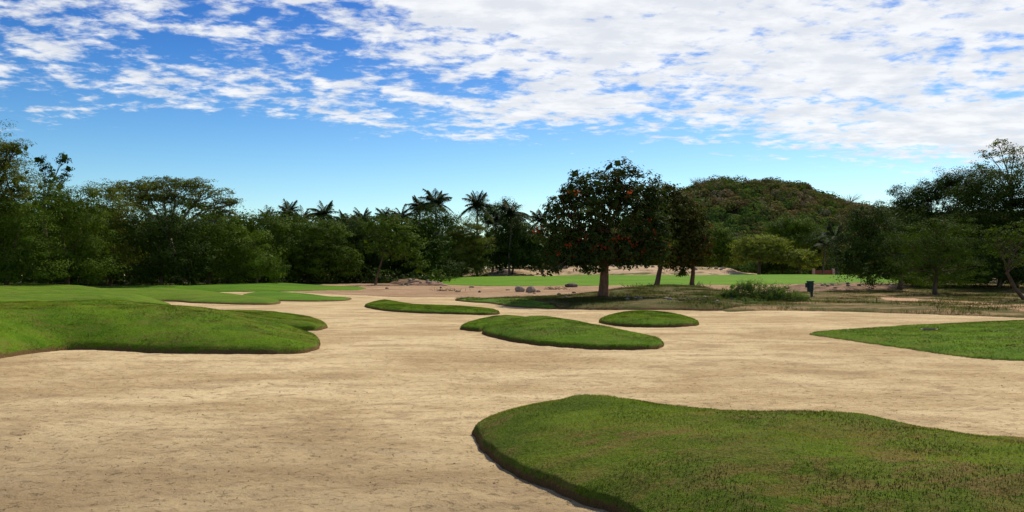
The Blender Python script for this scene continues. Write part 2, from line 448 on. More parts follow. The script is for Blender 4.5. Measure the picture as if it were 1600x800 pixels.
# --- near mound, front right
near = [Wp(738, 680), Wp(744, 692), Wp(762, 712), Wp(800, 740), Wp(850, 764), Wp(910, 786), Wp(960, 802),
        (1.3, 5.7), (2.6, 5.0), (4.4, 4.2), (7.0, 4.2), (10.5, 5.5), (9.5, 7.6), (7.6, 8.1), (6.2, 8.4), (5.3, 8.8), (4.75, 9.35),
        (4.2, 9.85), (3.5, 10.05), (2.8, 10.2), (2.1, 10.8), (1.3, 11.35), (0.55, 11.4), (0.0, 11.05), (-0.36, 10.45), (-0.5, 9.95)]
o_near, f_near, bb_near = piece('turf_mound', [near],
    [(0.3, 10.3, .36), (1.3, 9.9, .50), (2.4, 9.3, .40), (3.5, 8.85, .56), (1.0, 8.3, .42), (2.4, 7.4, .44), (4.3, 8.0, .42),
     (4.6, 6.2, .38), (6.2, 6.8, .46), (3.0, 6.2, .38), (5.2, 7.5, .38)],
    M['turf'], s=0.95, lip=0.10, lipw=0.05, wob=0.025, wobs=3.0, du=1.6, dmax=0.05, bumpz=0.13, bumps=1.3, seed=1, edgew=0.05)
tag(o_near, 'large green turf mound with dry brown patches, nearest, at the bottom right of the sand')

# --- left body with two fingers
left1 = [Wp(-420, 600), Wp(-200, 590), Wp(-60, 574), Wp(0, 563), Wp(60, 553), Wp(110, 548), Wp(180, 549), Wp(260, 553), Wp(380, 554),
         Wp(460, 553), Wp(492, 548), Wp(500, 541), P(494, 24.2), P(470, 26.0), P(440, 27.0), P(418, 27.6),
         P(425, 27.7), P(450, 27.6), Wp(475, 516.5), Wp(500, 516), Wp(512, 511), P(503, 31.5), P(480, 34.5), P(440, 37.5),
         P(400, 38.8), P(345, 40.5), P(300, 42.3), P(264, 45.0), P(256, 50.0),
         P(150, 72), P(0, 78), P(-300, 80), P(-600, 60)]
o, f_left, bb_left = piece('turf_mound', [left1],
    [(*P(0, 23), .85), (*P(100, 23), .92), (*P(200, 23.5), .90), (*P(300, 23), .74), (*P(400, 22.5), .52), (*P(470, 22.5), .32),
     (*P(150, 28), .86), (*P(50, 28), .84), (*P(260, 28), .66), (*P(340, 28), .50), (*P(450, 31), .27), (*P(400, 34), .28), (*P(480, 31), .18),
     (*P(330, 36), .12), (*P(280, 39), .10), (*P(300, 34), .24), (*P(255, 43), .16), (*P(150, 45), .62), (*P(0, 45), .72), (*P(100, 60), .72), (*P(-100, 60), .8), (*P(200, 55), .62), (*P(-200, 40), .8),
     (*P(-200, 26), .7), (*P(-400, 26), .7)],
    M['turf_fresh'], s=1.15, power=1.15, lip=0.12, lipw=0.08, wob=0.03, wobs=1.2, du=2.0, dmax=0.16, bumpz=0.20, bumps=0.55, seed=21, edgew=0.12)
tag(o, 'big smooth turf bank with two rounded fingers reaching into the sand on the left')

left2 = [P(120, 52), P(258, 54.0), Wp(300, 474), Wp(340, 475), Wp(380, 476), Wp(425, 476), Wp(439, 473), P(430, 57), P(405, 60), P(385, 62), P(330, 66),
         P(240, 68), P(120, 72)]
o, f_l2, bb_l2 = piece('turf_mound', [left2],
    [(*P(300, 57), .50), (*P(360, 57), .36), (*P(410, 55), .24), (*P(200, 60), .7)],
    M['turf_fresh'], s=1.2, lip=0.07, lipw=0.05, wob=0.03, du=1.6, dmax=0.2, seed=31, edgew=0.3, bumpz=0.08)
tag(o, 'low dark-edged turf finger beyond the sand inlet on the left')
left3 = [Wp(385, 469), Wp(410, 470.5), Wp(450, 471), Wp(500, 471), Wp(540, 470), Wp(549, 467), P(530, 61), P(490, 65), P(450, 68),
         P(420, 71), P(380, 67)]
o, f_l3, bb_l3 = piece('turf_mound', [left3],
    [(*P(420, 61), .38), (*P(450, 62), .32), (*P(500, 60), .14)],
    M['turf_far'], s=1.2, lip=0.07, lipw=0.05, wob=0.03, du=1.6, dmax=0.2, seed=41, edgew=0.3, bumpz=0.06)
tag(o, 'thin pointed turf tongue behind the left sand inlet, farthest of the fingers')
far_turf = [P(-700, 60), P(-300, 72), P(100, 71), P(300, 73), P(440, 74), P(520, 75), P(568, 77), P(560, 84), P(480, 88), P(440, 89), P(340, 85),
            P(220, 79), P(100, 77.5), P(0, 77), P(-500, 74)]
o, f_ft, bb_ft = piece('fairway', [far_turf],
    [(*P(0, 80), .55), (*P(150, 82), .85), (*P(80, 76), .4), (*P(230, 78), .6), (*P(300, 80), .4), (*P(400, 88), .5), (*P(500, 80), .12), (*P(-200, 80), .7)],
    M['turf_far'], s=2.0, lip=0.05, lipw=0.1, wob=0.1, wobs=0.5, du=2.4, dmax=0.4, seed=51, edgew=0.3)
# --- lens shaped island left of centre
lens = [Wp(571, 480), Wp(600, 486), Wp(650, 489.5), Wp(710, 491.5), Wp(765, 492), Wp(781, 489.5), P(765, 42.0), P(725, 44.5), P(680, 45.5), P(640, 47.5),
        P(615, 51), P(590, 51.5), P(575, 48.5)]
o, f_c, bb_c = piece('turf_mound', [lens], [(*P(600, 48), .26), (*P(640, 44.5), .12), (*P(690, 42), .10), (*P(740, 40), .10)],
    M['turf_fresh'], s=0.7, lip=0.10, lipw=0.05, wob=0.02, du=1.4, dmax=0.09, seed=61, edgew=0.15, bumpz=0.03)
tag(o, 'long thin turf island in the sand left of centre')
# --- centre island
cen = [Wp(719, 514), Wp(730, 518), Wp(748, 519), Wp(757, 518.5), Wp(754, 523), Wp(775, 530), Wp(820, 538), Wp(880, 543.5), Wp(950, 547), Wp(1015, 547.5), Wp(1037, 542.5),
       P(1030, 22.9), P(1005, 24.0), P(965, 25.4), P(925, 27.2), P(880, 29.0), P(845, 30.8), P(800, 32.6), P(762, 33.0), P(735, 31.0)]
o, f_d, bb_d = piece('turf_mound', [cen],
    [(*P(800, 30.0), .36), (*P(755, 31), .25), (*P(850, 28), .46), (*P(800, 26.0), .26), (*P(870, 26.0), .42), (*P(925, 24.8), .33), (*P(970, 23.6), .24), (*P(1015, 22.3), .10),
     (*P(780, 28.4), .16)],
    M['turf_fresh'], s=0.7, lip=0.10, lipw=0.05, wob=0.02, du=1.4, dmax=0.08, seed=71, edgew=0.09, bumpz=0.04)
tag(o, 'rounded two-lobed bright green turf island in the middle of the sand')
# --- small island right of centre
sm = [Wp(936, 503), Wp(950, 507.5), Wp(985, 511.5), Wp(1030, 512.5), Wp(1070, 511.5), Wp(1092, 508), P(1086, 32.2), P(1065, 35.0), P(1035, 36.6),
      P(1000, 37.2), P(965, 36.5), P(943, 34.2)]
o, f_e, bb_e = piece('turf_mound', [sm], [(*P(1000, 33), .25), (*P(960, 33), .17), (*P(1045, 32), .20)],
    M['turf_fresh'], s=0.6, lip=0.10, lipw=0.05, wob=0.02, du=1.4, dmax=0.08, seed=81, edgew=0.12, bumpz=0.03)
tag(o, 'small oval turf island in the sand in front of the big flowering tree')
# --- right turf
rt = [Wp(1264, 522), Wp(1300, 529), Wp(1360, 538), Wp(1430, 548), Wp(1500, 557), Wp(1560, 562), Wp(1640, 566), Wp(1800, 580), P(2000, 20), P(1900, 30), P(1700, 33),
      P(1600, 32.6), P(1500, 31.0), P(1400, 29.4), P(1320, 27.6)]
o, f_f, bb_f = piece('turf_mound', [rt], [(*P(1350, 26), .05), (*P(1450, 25.5), .10), (*P(1550, 24), .14), (*P(1600, 28), .2), (*P(1700, 24), .3)],
    M['turf_fresh'], s=1.4, lip=0.03, lipw=0.08, wob=0.08, wobs=0.9, du=1.8, dmax=0.12, seed=91, edgew=0.1, bumpz=0.08, bumps=0.4)
tag(o, 'low flat turf tongue running in from the right edge across the sand')
# --- dirt flats behind the bunker
dirt = [P(440, 96), P(455, 78), P(480, 71), P(560, 66), P(640, 63), P(720, 62), P(850, 60), P(1050, 62), P(1300, 66), P(1460, 72), P(1460, 96), P(1100, 100),
        P(600, 108), P(500, 104)]
o, f_g, bb_g = piece('dirt_flat', [dirt], [(0, 80, .02)], M['dirt'], s=2.0, lip=0.03, lipw=0.4, wob=0.7, wobs=0.35, du=3, dmax=0.5, dv=1.2, seed=101,
    bumpz=0.16, bumps=0.35)
# --- rough mound carrying the flowering tree
tm = [Wp(711, 469.5), Wp(735, 472.5), Wp(765, 474.5), Wp(790, 478), Wp(830, 481), Wp(880, 483), Wp(950, 485), Wp(1050, 485.5), Wp(1130, 486.5),
      P(1180, 45), P(1180, 58), P(1130, 72), P(1050, 78), P(980, 76), P(920, 66), P(850, 58.5), P(790, 57.5), P(740, 58)]
o, f_h, bb_h = piece('turf_mound', [tm],
    [(*P(760, 55), .16), (*P(800, 52), .2), (*P(860, 50), .22), (*P(940, 52), .34), (*P(1000, 52), .36), (*P(1080, 52), .36), (*P(1000, 66), .50), (*P(1080, 66), .52),
     (*P(940, 60), .40), (*P(880, 54), .25), (*P(1130, 55), .32)],
    M['rough'], s=1.3, lip=0.08, lipw=0.08, wob=0.05, wobs=0.8, du=1.8, dmax=0.16, seed=111, edgew=0.2, bumpz=0.12, bumps=0.5)
tag(o, 'rough weedy turf mound under the big flowering tree')
lobe = [Wp(711, 469.3), Wp(735, 472.6), Wp(765, 474.6), Wp(790, 478.3), Wp(830, 481.2), Wp(872, 482.4), P(880, 50), P(850, 57), P(790, 57), P(740, 57.6)]
o, f_h2, bb_h2 = piece('turf_apron', [lobe],
    [(*P(760, 55), .19), (*P(800, 52), .23), (*P(860, 50), .25)],
    M['turf_far'], s=1.3, lip=0.09, lipw=0.08, wob=0.03, wobs=0.8, du=1.8, dmax=0.16, seed=113, edgew=0.2, bumpz=0.05, bumps=0.5)
# --- scrubby ground on the right, with the dirt path through it
scr = [Wp(1125, 486.5), Wp(1200, 486), Wp(1270, 486.5), Wp(1350, 488), Wp(1430, 491), Wp(1520, 494), Wp(1600, 496), P(1900, 34), P(2300, 40), P(2200, 75), P(1700, 92),
       P(1400, 92), P(1240, 70), P(1150, 60)]
o, f_i, bb_i = piece('rough_ground', [scr], [(*P(1150, 52), .22), (*P(1300, 52), .12), (*P(1500, 50), .1), (*P(1300, 65), .15), (*P(1700, 60), .2)],
    M['scrub'], s=1.5, lip=0.05, lipw=0.2, wob=0.35, wobs=0.6, du=2.2, dmax=0.25, seed=121, bumpz=0.14, bumps=0.5)
pth = [P(1365, 59), P(1385, 54), P(1440, 49.5), P(1520, 43), P(1620, 37.5), P(1750, 33.5), P(1820, 36), P(1650, 42), P(1560, 47), P(1470, 52.5), P(1410, 57.5), P(1385, 60.5)]
def piece_on(name, poly, mat, up, seed, **kw):
    """thin worn layer following whatever lies below it"""
    pl = smooth_poly(poly)
    D0, D1 = pl[:, 1].min()-.2, pl[:, 1].max()+.2
    us = pl[:, 0]/pl[:, 1]*F
    uu = np.arange(us.min()-3, us.max()+3, kw.get('du', 2.5)); ds = np.arange(D0, D1, kw.get('dd', 0.15))
    U, D = np.meshgrid(uu, ds); X = U/F*D; Y = D
    Z = G(X, Y)
    for f, bb in list(SURF):
        z2, s2 = f(X, Y); Z = np.where((s2 > 0) & (z2 > Z), z2, Z)
    sd = signed(X, Y, pl)+kw.get('wob', 0.3)*2*fbm(X*1.1, Y*1.1, seed, 3)
    Z = Z+np.where(sd > 0, up*np.clip(sd/0.15, 0, 1), -0.03+np.clip(sd, -.2, 0))
    keep = sd > -0.25
    nr, nc = X.shape; idx = np.arange(nr*nc).reshape(nr, nc)
    kf = keep[:-1, :-1] & keep[1:, :-1] & keep[:-1, 1:] & keep[1:, 1:]
    a = np.stack([idx[:-1, :-1], idx[:-1, 1:], idx[1:, 1:], idx[1:, :-1]], -1)[kf]
    used = np.unique(a); rem = np.full(nr*nc, -1); rem[used] = np.arange(len(used))
    o = mesh_np(name, np.stack([X.ravel(), Y.ravel(), Z.ravel()], -1)[used], rem[a], mat, smooth=True,
                attrs={'edge': ('POINT', 'FLOAT', np.zeros(len(used)))})
    return tag(o, kind='structure')
piece_on('path', pth, M['path'], 0.015, 5)
# --- the green, its sand strip and the bank behind
gr = [P(620, 112), P(655, 100), P(700, 92), P(780, 88), P(900, 88), P(1000, 89), P(1150, 92), P(1260, 96), P(1340, 99), P(1405, 108), P(1420, 125),
      P(1400, 150), P(1200, 152), P(1000, 142), P(900, 146), P(820, 134), P(740, 137), P(690, 136), P(640, 126)]
o, f_j, bb_j = piece('putting_green', [gr],
    [(*P(700, 96), .62), (*P(800, 92), .55), (*P(950, 92), .55), (*P(1150, 97), .6), (*P(1350, 104), .65), (*P(700, 125), 1.2), (*P(850, 130), 1.35),
     (*P(1000, 140), 1.5), (*P(1200, 145), 1.5), (*P(1350, 140), 1.4), (*P(650, 112), .95), (*P(900, 110), .95), (*P(1100, 115), 1.0), (*P(1300, 120), 1.0)],
    M['green'], s=2.0, lip=0.08, lipw=0.2, wob=0.15, wobs=0.3, du=2.5, dmax=0.4, seed=131, absz=True, edgew=0.3, bumpz=0.08, bumps=0.15)
bk = [P(690, 150), P(735, 142), P(820, 138), P(900, 149), P(1000, 145), P(1120, 149), P(1200, 154), P(1206, 162), P(1150, 176), P(1000, 180), P(850, 178), P(720, 168)]
o, f_k, bb_k = piece('sand_bank', [bk],
    [(*P(710, 158), 2.0), (*P(770, 158), 2.75), (*P(850, 160), 3.2), (*P(950, 160), 3.2), (*P(1060, 160), 3.2), (*P(1120, 160), 3.0), (*P(1175, 160), 1.9)],
    M['bank'], s=5.0, lip=0.12, lipw=1.0, wob=0.4, wobs=0.3, du=2, dmax=0.5, seed=141, absz=True, edgew=0.3, bumpz=0.5, bumps=0.25)
# earth bank left shoulder of the green and right stone bank
eb = [P(606, 102), P(630, 92), P(690, 86.5), P(700, 88), P(695, 92), P(655, 99), P(622, 110)]
o, f_l, bb_l = piece('earth_bank', [eb], [(*P(640, 97), .75), (*P(680, 90), .45)], M['earthbank'], s=1.2, lip=0.06, lipw=0.2, wob=0.3, du=1.6, dmax=0.2, seed=151, absz=False, bumpz=0.3, bumps=0.8)
eb2 = [P(1222, 74), P(1300, 72), P(1420, 74), P(1445, 80), P(1345, 90), P(1240, 86)]
o, f_m, bb_m = piece('earth_bank', [eb2], [(*P(1260, 80), .35), (*P(1380, 80), .3)], M['earthbank'], s=1.5, lip=0.06, lipw=0.2, wob=0.5, du=1.6, dmax=0.25, seed=161, bumpz=0.4, bumps=0.7)
# woodland floors: dark litter, shade under the trees painted into its colour
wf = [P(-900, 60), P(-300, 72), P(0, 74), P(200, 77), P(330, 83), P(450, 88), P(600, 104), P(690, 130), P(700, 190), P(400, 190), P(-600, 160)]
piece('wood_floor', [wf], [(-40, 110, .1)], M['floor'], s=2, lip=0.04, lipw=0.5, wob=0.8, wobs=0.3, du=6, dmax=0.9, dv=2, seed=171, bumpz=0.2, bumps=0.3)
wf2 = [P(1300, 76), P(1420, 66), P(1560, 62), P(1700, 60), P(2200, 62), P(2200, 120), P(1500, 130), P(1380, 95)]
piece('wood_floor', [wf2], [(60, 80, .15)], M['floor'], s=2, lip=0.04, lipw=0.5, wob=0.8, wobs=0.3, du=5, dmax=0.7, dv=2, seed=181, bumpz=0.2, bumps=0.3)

# ------------------------------------------------------------------ grass blades
def blades(name, f, bb, dens, h, w, mat, label, seed, margin=0.0, clump=None, D=None, urange=None, lean=0.5, maxn=420000):
    r = np.random.default_rng(seed)
    x0, x1, y0, y1 = bb
    if D: y0, y1 = max(y0, D[0]), min(y1, D[1])
    n = int((x1-x0)*(y1-y0)*dens)
    X = r.uniform(x0, x1, n); Y = r.uniform(y0, y1, n)
    u = X/Y*F+800
    lo, hi = urange or (-420, 2100)
    k = (u > lo) & (u < hi); X = X[k]; Y = Y[k]
    if clump is not None:
        k = fbm(X*clump[0], Y*clump[0], seed, 3)+r.uniform(-.12, .12, len(X)) > clump[1]; X = X[k]; Y = Y[k]
    Z, SD = f(X, Y)
    k = SD > margin; X, Y, Z, SD = X[k], Y[k], Z[k], SD[k]
    if len(X) > maxn: X, Y, Z, SD = X[:maxn], Y[:maxn], Z[:maxn], SD[:maxn]
    n = len(X)
    a = r.uniform(0, 2*pi, n); hh = h*r.uniform(0.55, 1.25, n)*(1+0.6*fbm(X*2.6, Y*2.6, seed+9, 3))*np.where(SD[:n] < 0.05, 1.2, 1.0); ww = w*r.uniform(0.7, 1.3, n)
    flow = 4*fbm(X*0.8, Y*0.8, seed+5, 2)*pi
    la = flow+r.normal(0, 0.9, n); lm = hh*lean*r.uniform(0.2, 1.6, n)
    dx, dy = np.cos(a)*ww/2, np.sin(a)*ww/2
    V = np.empty((n, 3, 3))
    V[:, 0] = np.stack([X-dx, Y-dy, Z-0.01], -1); V[:, 1] = np.stack([X+dx, Y+dy, Z-0.01], -1)
    V[:, 2] = np.stack([X+np.cos(la)*lm, Y+np.sin(la)*lm, Z+hh], -1)
    e = 0.12
    SD2 = np.clip(SD, 0, 1)[:, None]
    za, zb = f(X+e, Y)[0], f(X-e, Y)[0]; zc_, zd = f(X, Y+e)[0], f(X, Y-e)[0]
    N = np.stack([-(za-zb)/(2*e), -(zc_-zd)/(2*e), np.ones(n)], -1)
    N[:, :2] = np.clip(N[:, :2], -1.1, 1.1)
    gn = np.cross(V[:, 1]-V[:, 0], V[:, 2]-V[:, 0])
    flip = (gn[:, 1]*-1+gn[:, 2]*0.6) < 0
    V[flip] = V[flip][:, [1, 0, 2]]
    N = N/np.linalg.norm(N, axis=1, keepdims=True)
    N = N+r.normal(size=N.shape)*0.10; N /= np.linalg.norm(N, axis=1, keepdims=True)
    o = mesh_np(name, V.reshape(-1, 3), np.arange(3*n).reshape(n, 3), mat, smooth=True, attrs={'rnd': ('FACE', 'FLOAT', r.uniform(0, 1, n))})
    o.data.normals_split_custom_set_from_vertices(np.repeat(N, 3, axis=0).tolist())
    return tag(o, label, 'grass', kind='stuff')

blades('grass', f_near, bb_near, 3600, 0.017, 0.009, M['blade'], 'short dense grass of the nearest mound, mixed green and dry brown', 1, -0.015, lean=0.9)
blades('grass', f_left, bb_left, 900, 0.024, 0.016, M['blade'], 'short grass on the big left turf bank', 2, -0.02, D=(18, 34), lean=0.8)
blades('grass', f_d, bb_d, 1100, 0.023, 0.016, M['blade_fresh'], 'short bright grass of the two-lobed island in the middle', 3, -0.02, lean=0.8)
blades('grass', f_e, bb_e, 900, 0.03, 0.02, M['blade_fresh'], 'short grass of the small oval island', 4, -0.02)
blades('grass', f_c, bb_c, 600, 0.032, 0.024, M['blade_fresh'], 'short grass of the long thin island left of centre', 5, -0.02)
blades('grass', f_f, bb_f, 600, 0.026, 0.02, M['blade_fresh'], 'short grass of the flat turf tongue at the right edge', 6, -0.02, D=(16, 34))
blades('weeds', f_h, bb_h, 200, 0.13, 0.022, M['roughblade'], 'uneven weeds and dry grass on the mound under the flowering tree', 7, 0.0, clump=(0.5, -0.02))
blades('weeds', f_i, bb_i, 110, 0.14, 0.024, M['roughblade'], 'dry weeds scattered over the rough ground on the right', 8, 0.0, clump=(0.35, 0.03))

# ------------------------------------------------------------------ foliage
def leaves(centers, normals, size, r, aspect=0.55, droop=0.0):
    """diamond leaves; returns verts (4n,3), faces"""
    n = len(centers)
    nrm = normals/np.maximum(np.linalg.norm(normals, axis=1, keepdims=True), 1e-6)
    a = r.normal(size=(n, 3)); a[:, 2] -= droop
    t1 = a-nrm*np.sum(a*nrm, axis=1, keepdims=True); t1 /= np.maximum(np.linalg.norm(t1, axis=1, keepdims=True), 1e-6)
    t2 = np.cross(nrm, t1)
    s = (size*r.uniform(0.6, 1.35, n))[:, None]
    V = np.empty((n, 4, 3))
    V[:, 0] = centers-t1*s*0.5; V[:, 1] = centers+t2*s*0.5*aspect+nrm*s*0.08
    V[:, 2] = centers+t1*s*0.5; V[:, 3] = centers-t2*s*0.5*aspect+nrm*s*0.08
    return V.reshape(-1, 3), np.arange(4*n).reshape(n, 4)

def crown_points(blobs, r, per_m2=1.1, cr=0.5, lpc=16, flat=0.55, rough=0.22, inner=0.35):
    """leaf centres and normals of a clumpy crown. blobs: [(center(3), radii(3))]"""
    CL = []
    for c, rad in blobs:
        c = np.array(c); rad = np.array(rad)
        area = 4*pi*((rad[0]*rad[1])**1.6/3+(rad[0]*rad[2])**1.6/3+(rad[1]*rad[2])**1.6/3)**(1/1.6)
        n = max(6, int(area*per_m2))
        d = r.normal(size=(n, 3)); d /= np.linalg.norm(d, axis=1, keepdims=True)
        lob = 1+rough*np.sin(d[:, 0]*5.1+c[0])*np.cos(d[:, 2]*5.3+c[1])+rough*r.normal(size=n)*0.6
        depth = np.where(r.uniform(size=n) < inner, r.uniform(0.35, 0.85, n), r.uniform(0.85, 1.05, n))
        CL.append((c+d*rad*(lob*depth)[:, None], d/rad))
    cl = np.concatenate([a for a, b in CL]); dn = np.concatenate([b for a, b in CL])
    dn /= np.linalg.norm(dn, axis=1, keepdims=True)
    m = len(cl); k = lpc
    rr = cr*r.uniform(0.5, 1.5, m)
    off = r.normal(size=(m, k, 3)); off /= np.linalg.norm(off, axis=2, keepdims=True)
    off *= (r.uniform(0.15, 1, (m, k, 1))**0.6)*rr[:, None, None]
    off[:, :, 2] *= flat
    cen = (cl[:, None, :]+off).reshape(-1, 3)
    nr = np.repeat(dn, k, axis=0)*0.45+(off/rr[:, None, None]).reshape(-1, 3)*0.8+r.normal(size=(m*k, 3))*0.24
    nr[:, 2] += 0.5
    return cl, cen, nr, np.clip(np.repeat(r.uniform(0, 1, m), k)*0.75+r.uniform(0, .25, m*k), 0, 1)

def tube(pts, rad, seg=7):
    pts = np.array(pts, dtype=float); n = len(pts); rad = np.array(rad, dtype=float)
    tan = np.gradient(pts, axis=0); tan /= np.maximum(np.linalg.norm(tan, axis=1, keepdims=True), 1e-9)
    ref = np.array([0.31, 0.95, 0.1]); 
    a = np.cross(tan, ref); a /= np.maximum(np.linalg.norm(a, axis=1, keepdims=True), 1e-6); b = np.cross(tan, a)
    th = np.linspace(0, 2*pi, seg, endpoint=False)
    V = pts[:, None, :]+rad[:, None, None]*(np.cos(th)[None, :, None]*a[:, None, :]+np.sin(th)[None, :, None]*b[:, None, :])
    i = np.arange(n*seg).reshape(n, seg); j = np.roll(i, -1, axis=1)
    f = np.stack([i[:-1], j[:-1], j[1:], i[1:]], -1).reshape(-1, 4)
    return V.reshape(-1, 3), f
def join(parts):
    vs = []; fs = []; n = 0
    for v, f in parts: vs.append(v); fs.append(f+n); n += len(v)
    return np.concatenate(vs), np.concatenate(fs)
def wander(a, b, n, amp, r, sag=0.0):
    a = np.array(a, float); b = np.array(b, float)
    s = np.linspace(0, 1, n)[:, None]; p = a+(b-a)*s
    L = np.linalg.norm(b-a)
    w = np.cumsum(r.normal(size=(n, 3)), axis=0)*amp*L/n**0.5; w -= w[0]; w = w*(1-s)+0; w[-1] = 0
    p = p+w*np.sin(pi*s); p[:, 2] += (sag*L*np.sin(pi*s[:, 0]))
    return p

def skeleton(base, fork, blobs, clumps, r0, r, twigs=5, bark_seg=8):
    parts = []
    base = np.array(base, float); fork = np.array(fork, float)
    p = wander(base+[0, 0, -0.25], fork, 9, 0.05, r)
    rad = np.linspace(r0, r0*0.68, 9); rad[0] *= 1.6; rad[1] *= 1.15
    parts.append(tube(p, rad, bark_seg+2))
    for c, rd in blobs:
        c = np.array(c, float); rd = np.array(rd)
        tgt = c+np.array([0, 0, -0.15*rd[2]])
        lr = r0*0.45*min(1.0, (rd.mean()/2.5)**0.5)
        st = fork+(base-fork)*r.uniform(0, 0.12)
        lp = wander(st, tgt, 8, 0.09, r, 0.06)
        parts.append(tube(lp, np.linspace(lr, lr*0.35, 8), 6))
        d = np.linalg.norm((clumps-c)/rd, axis=1); near = np.where(d < 1.1)[0]
        if len(near):
            for q in r.choice(near, min(twigs, len(near)), replace=False):
                s = lp[r.integers(4, 8)]
                parts.append(tube(wander(s, clumps[q], 6, 0.1, r), np.linspace(lr*0.38, 0.012, 6), 5))
    return join(parts)

def make_tree(name, label, base, fork, blobs, leafmat, bark, seed, r0=0.2, leaf=0.2, per=1.1, cr=0.5, lpc=16, flat=0.55,
              inner=0.35, twigs=5, group=None, cat='tree', droop=0.0, aspect=0.55, core=True, rough=0.22, flowers=None, trunk=True):
    r = np.random.default_rng(seed)
    root = empty(name, tuple(float(v) for v in base)); tag(root, label, cat, group)
    cl, cen, nr, rv = crown_points(blobs, r, per, cr, lpc, flat, rough, inner)
    k = cen[:, 2] > base[2]+0.02; cen = cen[k]; nr = nr[k]; rnd = rv[k]
    V, Fc = leaves(cen, nr, leaf, r, aspect, droop)
    if core:      # larger leaf masses deep inside the crown, darker tones painting its inner shade
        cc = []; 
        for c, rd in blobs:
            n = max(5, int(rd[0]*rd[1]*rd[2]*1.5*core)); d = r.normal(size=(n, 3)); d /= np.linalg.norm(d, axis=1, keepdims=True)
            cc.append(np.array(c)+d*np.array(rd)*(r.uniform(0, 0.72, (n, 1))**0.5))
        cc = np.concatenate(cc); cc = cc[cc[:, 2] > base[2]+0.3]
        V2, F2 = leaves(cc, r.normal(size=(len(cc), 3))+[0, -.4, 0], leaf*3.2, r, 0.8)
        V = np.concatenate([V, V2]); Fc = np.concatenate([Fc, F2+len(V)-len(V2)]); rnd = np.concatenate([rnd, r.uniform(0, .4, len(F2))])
    mesh_np('crown', V, Fc, leafmat, root, attrs={'rnd': ('FACE', 'FLOAT', rnd)})
    if trunk:
        tv, tf = skeleton(base, fork, blobs, cl, r0, r, twigs)
        mesh_np('trunk', tv, tf, bark, root, smooth=True)
    if flowers is not None:
        mesh_np('blossoms', *leaves(*flowers(r, cl), 0.17, r, 0.8)[:2], M['flower'], root)
        bl = root.children[-1]
        n = len(bl.data.polygons); a = bl.data.attributes.new('rnd', 'FLOAT', 'FACE'); a.data.foreach_set('value', r.uniform(0, 1, n).astype(np.float32))
    return root

def B(D, *items):
    """crown masses from bearings: (u, v, half width, half height[, extra distance[, depth ratio]])"""
    out = []
    for it in items:
        u, v, ru, rv = it[:4]; dd = it[4] if len(it) > 4 else 0; dep = it[5] if len(it) > 5 else 0.85
        d = D+dd
        out.append((Q(u, v, d), (ru/F*d, ru/F*d*dep, rv/F*d)))
    return out
def base_at(u, D):
    x, y = P(u, D); return (x, y, zground(x, y))

# ---- the big flowering tree and the two behind it
D0 = 52.0
def fl1(r, cl):
    c = []
    for u, v in [(958, 376), (934, 384), (945, 388), (976, 372), (1024, 362), (886, 384), (842, 360), (848, 357), (838, 362), (992, 382), (915, 372), (926, 388), (870, 395), (963, 372),
                 (900, 300), (985, 300), (1010, 345), (1005, 390)]:
        dep = {True: -3.2, False: -1.6}[860 < u < 1000]
        c.append(Q(u, v, D0+dep)+r.normal(size=(8, 3))*[0.17, 0.2, 0.09])
    for q in cl[r.choice(len(cl), 16)]: c.append(q+r.normal(size=(4, 3))*[0.2, 0.2, 0.12])
    c = np.concatenate(c); return c, r.normal(size=c.shape)+[0, -.8, .5]
tb = base_at(942, D0)
make_tree('flowering_tree', 'large round dark tree with red blossoms and reddish trunk, alone on the rough mound', tb, Q(945, 412, D0),
    B(D0, (948, 345, 82, 52), (900, 350, 52, 46), (1000, 345, 46, 50, 0.6), (875, 375, 42, 34), (930, 300, 46, 36), (975, 292, 42, 34), (965, 272, 26, 22), (905, 290, 24, 24),
      (1014, 295, 20, 26, 0.5), (940, 392, 70, 26, -.5), (1000, 388, 42, 28), (868, 405, 24, 16, -.5), (918, 402, 30, 22, -1.5), (1018, 320, 24, 30), (1018, 368, 34, 34), (1022, 396, 24, 18), (878, 325, 22, 26), (888, 308, 14, 10)),
    M['leaf_tulip'], M['bark_red'], 101, r0=0.36, leaf=0.22, per=2.6, cr=0.45, lpc=22, inner=0.3, twigs=9, flowers=fl1, core=1.6, aspect=0.5, rough=0.16)
# hanging sprig is part of the same tree: added below as a low limb
def sprig(root, pts, lp, seed, leafmat):
    r = np.random.default_rng(seed)
    pts = np.array(pts); c = np.concatenate([p+r.normal(size=(lp, 3))*[0.17, 0.17, 0.13] for p in pts])
    V, Fc = leaves(c, r.normal(size=c.shape)+[0, 0, .6], 0.22, r, 0.5)
    mesh_np('hanging_leaves', V, Fc, leafmat, root, attrs={'rnd': ('FACE', 'FLOAT', r.uniform(0, 1, len(Fc)))})
ft = bpy.data.objects['flowering_tree']
sprig(ft, [Q(848, 424, 50), Q(857, 427, 50), Q(865, 423, 50), Q(858, 419, 50), Q(872, 420, 50), Q(862, 412, 50.3)], 16, 5, M['leaf_tulip'])
tvv = tube(wander(Q(905, 395, 50.5), Q(856, 424, 50), 8, 0.04, np.random.default_rng(3)), np.linspace(.05, .012, 8), 5)
mesh_np('limb', tvv[0], tvv[1], M['bark'], ft)

